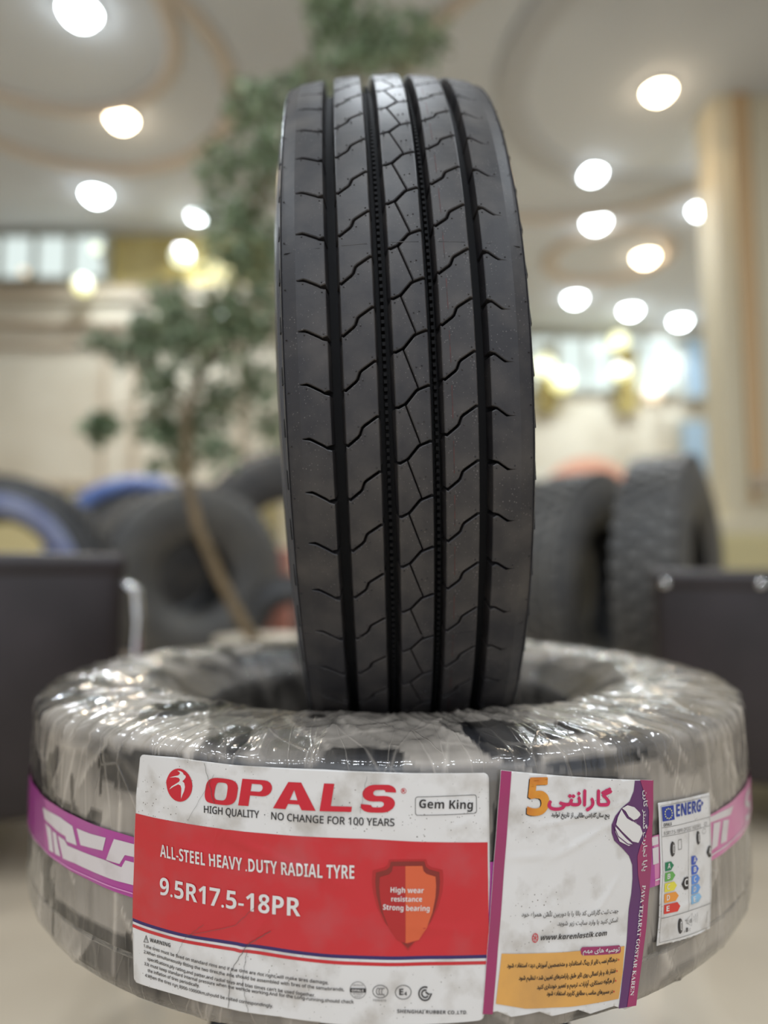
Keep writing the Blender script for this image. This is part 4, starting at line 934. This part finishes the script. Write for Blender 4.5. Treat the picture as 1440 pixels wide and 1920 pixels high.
# white ribbon emblem
rb_ = [[(.1806, .4760), (.1860, .4775), (.1930, .4750), (.1985, .4700), (.1993, .4682), (.196, .466), (.192, .4655), (.187, .4690), (.184, .4735)],
       [(.1800, .4752), (.1760, .470), (.1742, .465), (.1800, .4590), (.1900, .4500), (.1960, .4480), (.2009, .4542), (.1985, .4600), (.1940, .4640), (.190, .4650), (.1850, .468), (.182, .472)],
       [(.1736, .4635), (.1734, .4598), (.1775, .4520), (.1862, .4473), (.1900, .4480), (.1840, .4530), (.1790, .4580)]]
for pl in rb_: shape(p2, [pl], 'white2', .0013)
stroke(p2, [(.1722, .4640), (.1760, .4560), (.1850, .4490), (.1920, .4470)], .0007, 'purple', .0015); stroke(p2, [(.1810, .4755), (.1850, .4690), (.1930, .4640), (.1990, .4600)], .0006, 'purple', .0015)
p2.build('colour_print', l2)
t2 = Print()
text(t2, BOLD('5'), (.0975, .4795), (.1140, .4785), .0250, 'black', .0006, .004); text(t2, BOLD('5'), (.0985, .4802), (.1152, .4792), .0250, 'gold5', .0010, .004, bold=.0004)
P2 = lambda s_, a, b, h_, m, **k: text(t2, persian(s_), a, b, h_, m, .0011, **k)
P2('گارانتی', (.1152, .4862), (.1700, .4795), .0105, 'crimson', bold=.0006)
P2('پنج سال گارانتی طلایی از تاریخ تولید', (.1177, .4778), (.1682, .4712), .0030, 'black', bold=.0001)
P2('جهت ثبت گارانتی کد بالا را با دوربین تلفن همراه خود', (.0929, .4105), (.1743, .4008), .0030, 'greytxt', bold=.00005)
P2('اسکن کنید یا وارد سایت زیر شوید.', (.1208, .4006), (.1736, .3942), .0030, 'greytxt', bold=.00005)
text(t2, BOLDI('www.karenlastik.com'), (.1074, .3923), (.1631, .3867), .0034, 'black', .0011)
stroke(t2, ell(.1031, .3945, .0022, .0030, 20), .0006, 'redtxt', .0011, True)
for k in range(3): a = k*math.pi/3+.3; stroke(t2, [(.1031-.002*math.cos(a), .3945-.0026*math.sin(a)), (.1031+.002*math.cos(a), .3945+.0026*math.sin(a))], .0004, 'redtxt', .0011)
text(t2, persian('توصیه های مهم'), (.1415, .3785), (.1740, .3736), .0030, 'white2', .0014, bold=.0001)
P2('درهنگام نصب تایر از رینگ استاندارد و متخصصین آموزش دیده استفاده شود', (.0814, .3770), (.1720, .3667), .0029, 'black', bold=.0001)
P2('فشار باد و بار اعمالی روی تایر طبق پارامترهای تعیین شده تنظیم شود', (.0902, .3675), (.1702, .3588), .0029, 'black', bold=.0001)
P2('از هرگونه دستکاری، آپارات، ترمیم و تعمیر خودداری کنید', (.1038, .3597), (.1690, .3524), .0029, 'black', bold=.0001)
P2('در مسیرهای مناسب مطابق کاربرد استفاده شود', (.1114, .3541), (.1672, .3452), .0029, 'black', bold=.0001)
for (x, z) in ((.1736, .3672), (.1717, .3595), (.1703, .3530), (.1684, .3458)): shape(t2, [ell(x, z, .0005, .0007, 8)], 'redtxt', .0011)
# lines up the right edge (read turned a quarter)
text(t2, persian('پایا تجارت گستر کارن'), (.2030, .4862), (.2000, .4262), .0040, 'white2', .0013, bold=.0001)
text(t2, SERIF('PAYA TEJARAT GOSTAR KAREN'), (.1990, .4160), (.1835, .3392), .0036, 'white2', .0013)
t2.build('lettering', l2)
# ---- label 3
def B3(s_, t_):
    TLc, TRc, BLc, BRc = np.array((.2201, .4735)), np.array((.2930, .4680)), np.array((.2140, .3671)), np.array((.2868, .3594))
    p = (TLc*(1-s_)+TRc*s_)*(1-t_)+(BLc*(1-s_)+BRc*s_)*t_; p = p+np.array((.0036*math.sin(math.pi*t_), 0)); return (float(p[0]), float(p[1]))
l3 = sheet('energy_label', [B3(k/8, 0) for k in range(9)]+[B3(1, k/8) for k in range(1, 9)]+[B3(1-k/8, 1) for k in range(1, 9)]+[B3(0, 1-k/8) for k in range(1, 8)], 'white', WT, off=.0004, label='small white energy class label')
t3 = Print(); O3 = .0009
Q3 = lambda s0, t0, s1, t1, m, o_=O3: shape(t3, [[B3(s0, t0), B3(s1, t0), B3(s1, t1), B3(s0, t1)]], m, o_)
stroke(t3, [B3(.03, .02), B3(.5, .02), B3(.97, .02), B3(.97, .5), B3(.97, .98), B3(.5, .98), B3(.03, .98), B3(.03, .5)], .0003, 'black', O3, True)
Q3(.045, .03, .25, .135, 'eublue')
for k in range(12):
    a = math.radians(30*k); s_, t_ = .147+.062*math.cos(a), .083+.036*math.sin(a); c = B3(s_, t_); shape(t3, [ell(c[0], c[1], .0007, .0007, 5)], 'starry', .0012)
text(t3, BOLD('ENERG'), B3(.285, .118), B3(.775, .118), .0090, 'eublue', O3, bold=.0001); shape(t3, [[B3(.80, .04), B3(.84, .06), B3(.80, .085)]], 'eublue', O3)
for t_ in (.180, .245): stroke(t3, [B3(.03, t_), B3(.5, t_), B3(.97, t_)], .0003, 'greytxt', O3)
stroke(t3, [B3(.03, .815), B3(.5, .815), B3(.97, .815)], .0003, 'black', O3); stroke(t3, [B3(.5, .25), B3(.5, .815)], .0003, 'greytxt', O3)
text(t3, BOLD('OPALS'), B3(.055, .172), B3(.19, .172), .0022, 'black', O3)
text(t3, SANS('9.5R17.5-18PR OP202 143/141J'), B3(.055, .236), B3(.76, .236), .0026, 'greytxt', O3); text(t3, SANS('C3'), B3(.84, .236), B3(.90, .236), .0026, 'greytxt', O3)
def arrow(s0, s1, t0, t1, m, ch, lft=True):
    tm = (t0+t1)/2; shape(t3, [[B3(s0, t0), B3(s1-.05, t0), B3(s1, tm), B3(s1-.05, t1), B3(s0, t1)]], m, O3)
    text(t3, BOLD(ch), B3(s0+.035, t1-.016), B3(s0+.085, t1-.016), .0038, 'white2', .0012)
for k, (m, ch) in enumerate((('eg_a', 'A'), ('eg_b', 'B'), ('eg_c', 'C'), ('eg_d', 'D'), ('eg_e', 'E'))):
    arrow(.065, .215+.030*k, .432+.074*k, .494+.074*k, m, ch)
for k, (m, ch) in enumerate((('b_a', 'A'), ('b_b', 'B'), ('b_c', 'C'), ('b_d', 'D'), ('b_e', 'E'))):
    arrow(.54, .665+.022*k, .432+.070*k, .494+.070*k, m, ch)
def tagarrow(s0, s1, t0, t1, ch):
    tm = (t0+t1)/2; shape(t3, [[B3(s0, tm), B3(s0+.05, t0), B3(s1, t0), B3(s1, t1), B3(s0+.05, t1)]], 'black', O3); text(t3, BOLD(ch), B3(s0+.045, t1-.024), B3(s1-.012, t1-.024), .0052, 'white2', .0012)
tagarrow(.355, .475, .570, .655, 'C'); tagarrow(.865, .968, .395, .478, 'A')
def tyreicon(s_, t_, h_):
    c = B3(s_, t_); w_ = h_*.42
    shape(t3, [ell(c[0]-w_*.25, c[1], w_, h_, 28)], 'black', O3); shape(t3, [ell(c[0]+w_*.15, c[1], w_*.85, h_*.92, 28)], 'greytxt', .0011); shape(t3, [ell(c[0]+w_*.2, c[1], w_*.48, h_*.58, 24)], 'white2', .0013); stroke(t3, ell(c[0]+w_*.2, c[1], w_*.25, h_*.35, 16), .0003, 'black', .0015, True)
tyreicon(.20, .345, .0058); tyreicon(.70, .310, .0055); tyreicon(.365, .90, .0058)
stroke(t3, rrect(*B3(.295, .36), *[a_+b_ for a_, b_ in zip(B3(.295, .36), (.0042, .0075))], .0006), .0004, 'greytxt', O3, True)
stroke(t3, [(B3(.83, .275)[0]+.0028*math.cos(a/10*2*math.pi)*(1+.15*(a % 2)), B3(.83, .275)[1]+.0018*math.sin(a/10*2*math.pi)*(1+.2*(a % 2))) for a in range(10)], .0003, 'greytxt', O3, True)
text(t3, SANS('72 dB'), B3(.46, .90), B3(.58, .90), .0026, 'black', O3); text(t3, BOLD('B'), B3(.47, .955), B3(.51, .955), .0030, 'black', O3); text(t3, SANS('A'), B3(.43, .955), B3(.455, .955), .0018, 'greytxt', O3); text(t3, SANS('C'), B3(.53, .955), B3(.555, .955), .0018, 'greytxt', O3)
stroke(t3, [B3(.44, .875), B3(.50, .865), B3(.575, .835), B3(.575, .925), B3(.50, .90)], .0003, 'greytxt', O3)
for k in range(3): stroke(t3, [B3(.61+.035*k, .86-.008*k), B3(.62+.035*k, .88), B3(.61+.035*k, .90+.008*k)], .0003, 'greytxt', O3)
text(t3, SANS('2020/740'), B3(.90, .945), B3(.915, .865), .0014, 'greytxt', O3)
t3.build('lettering', l3)
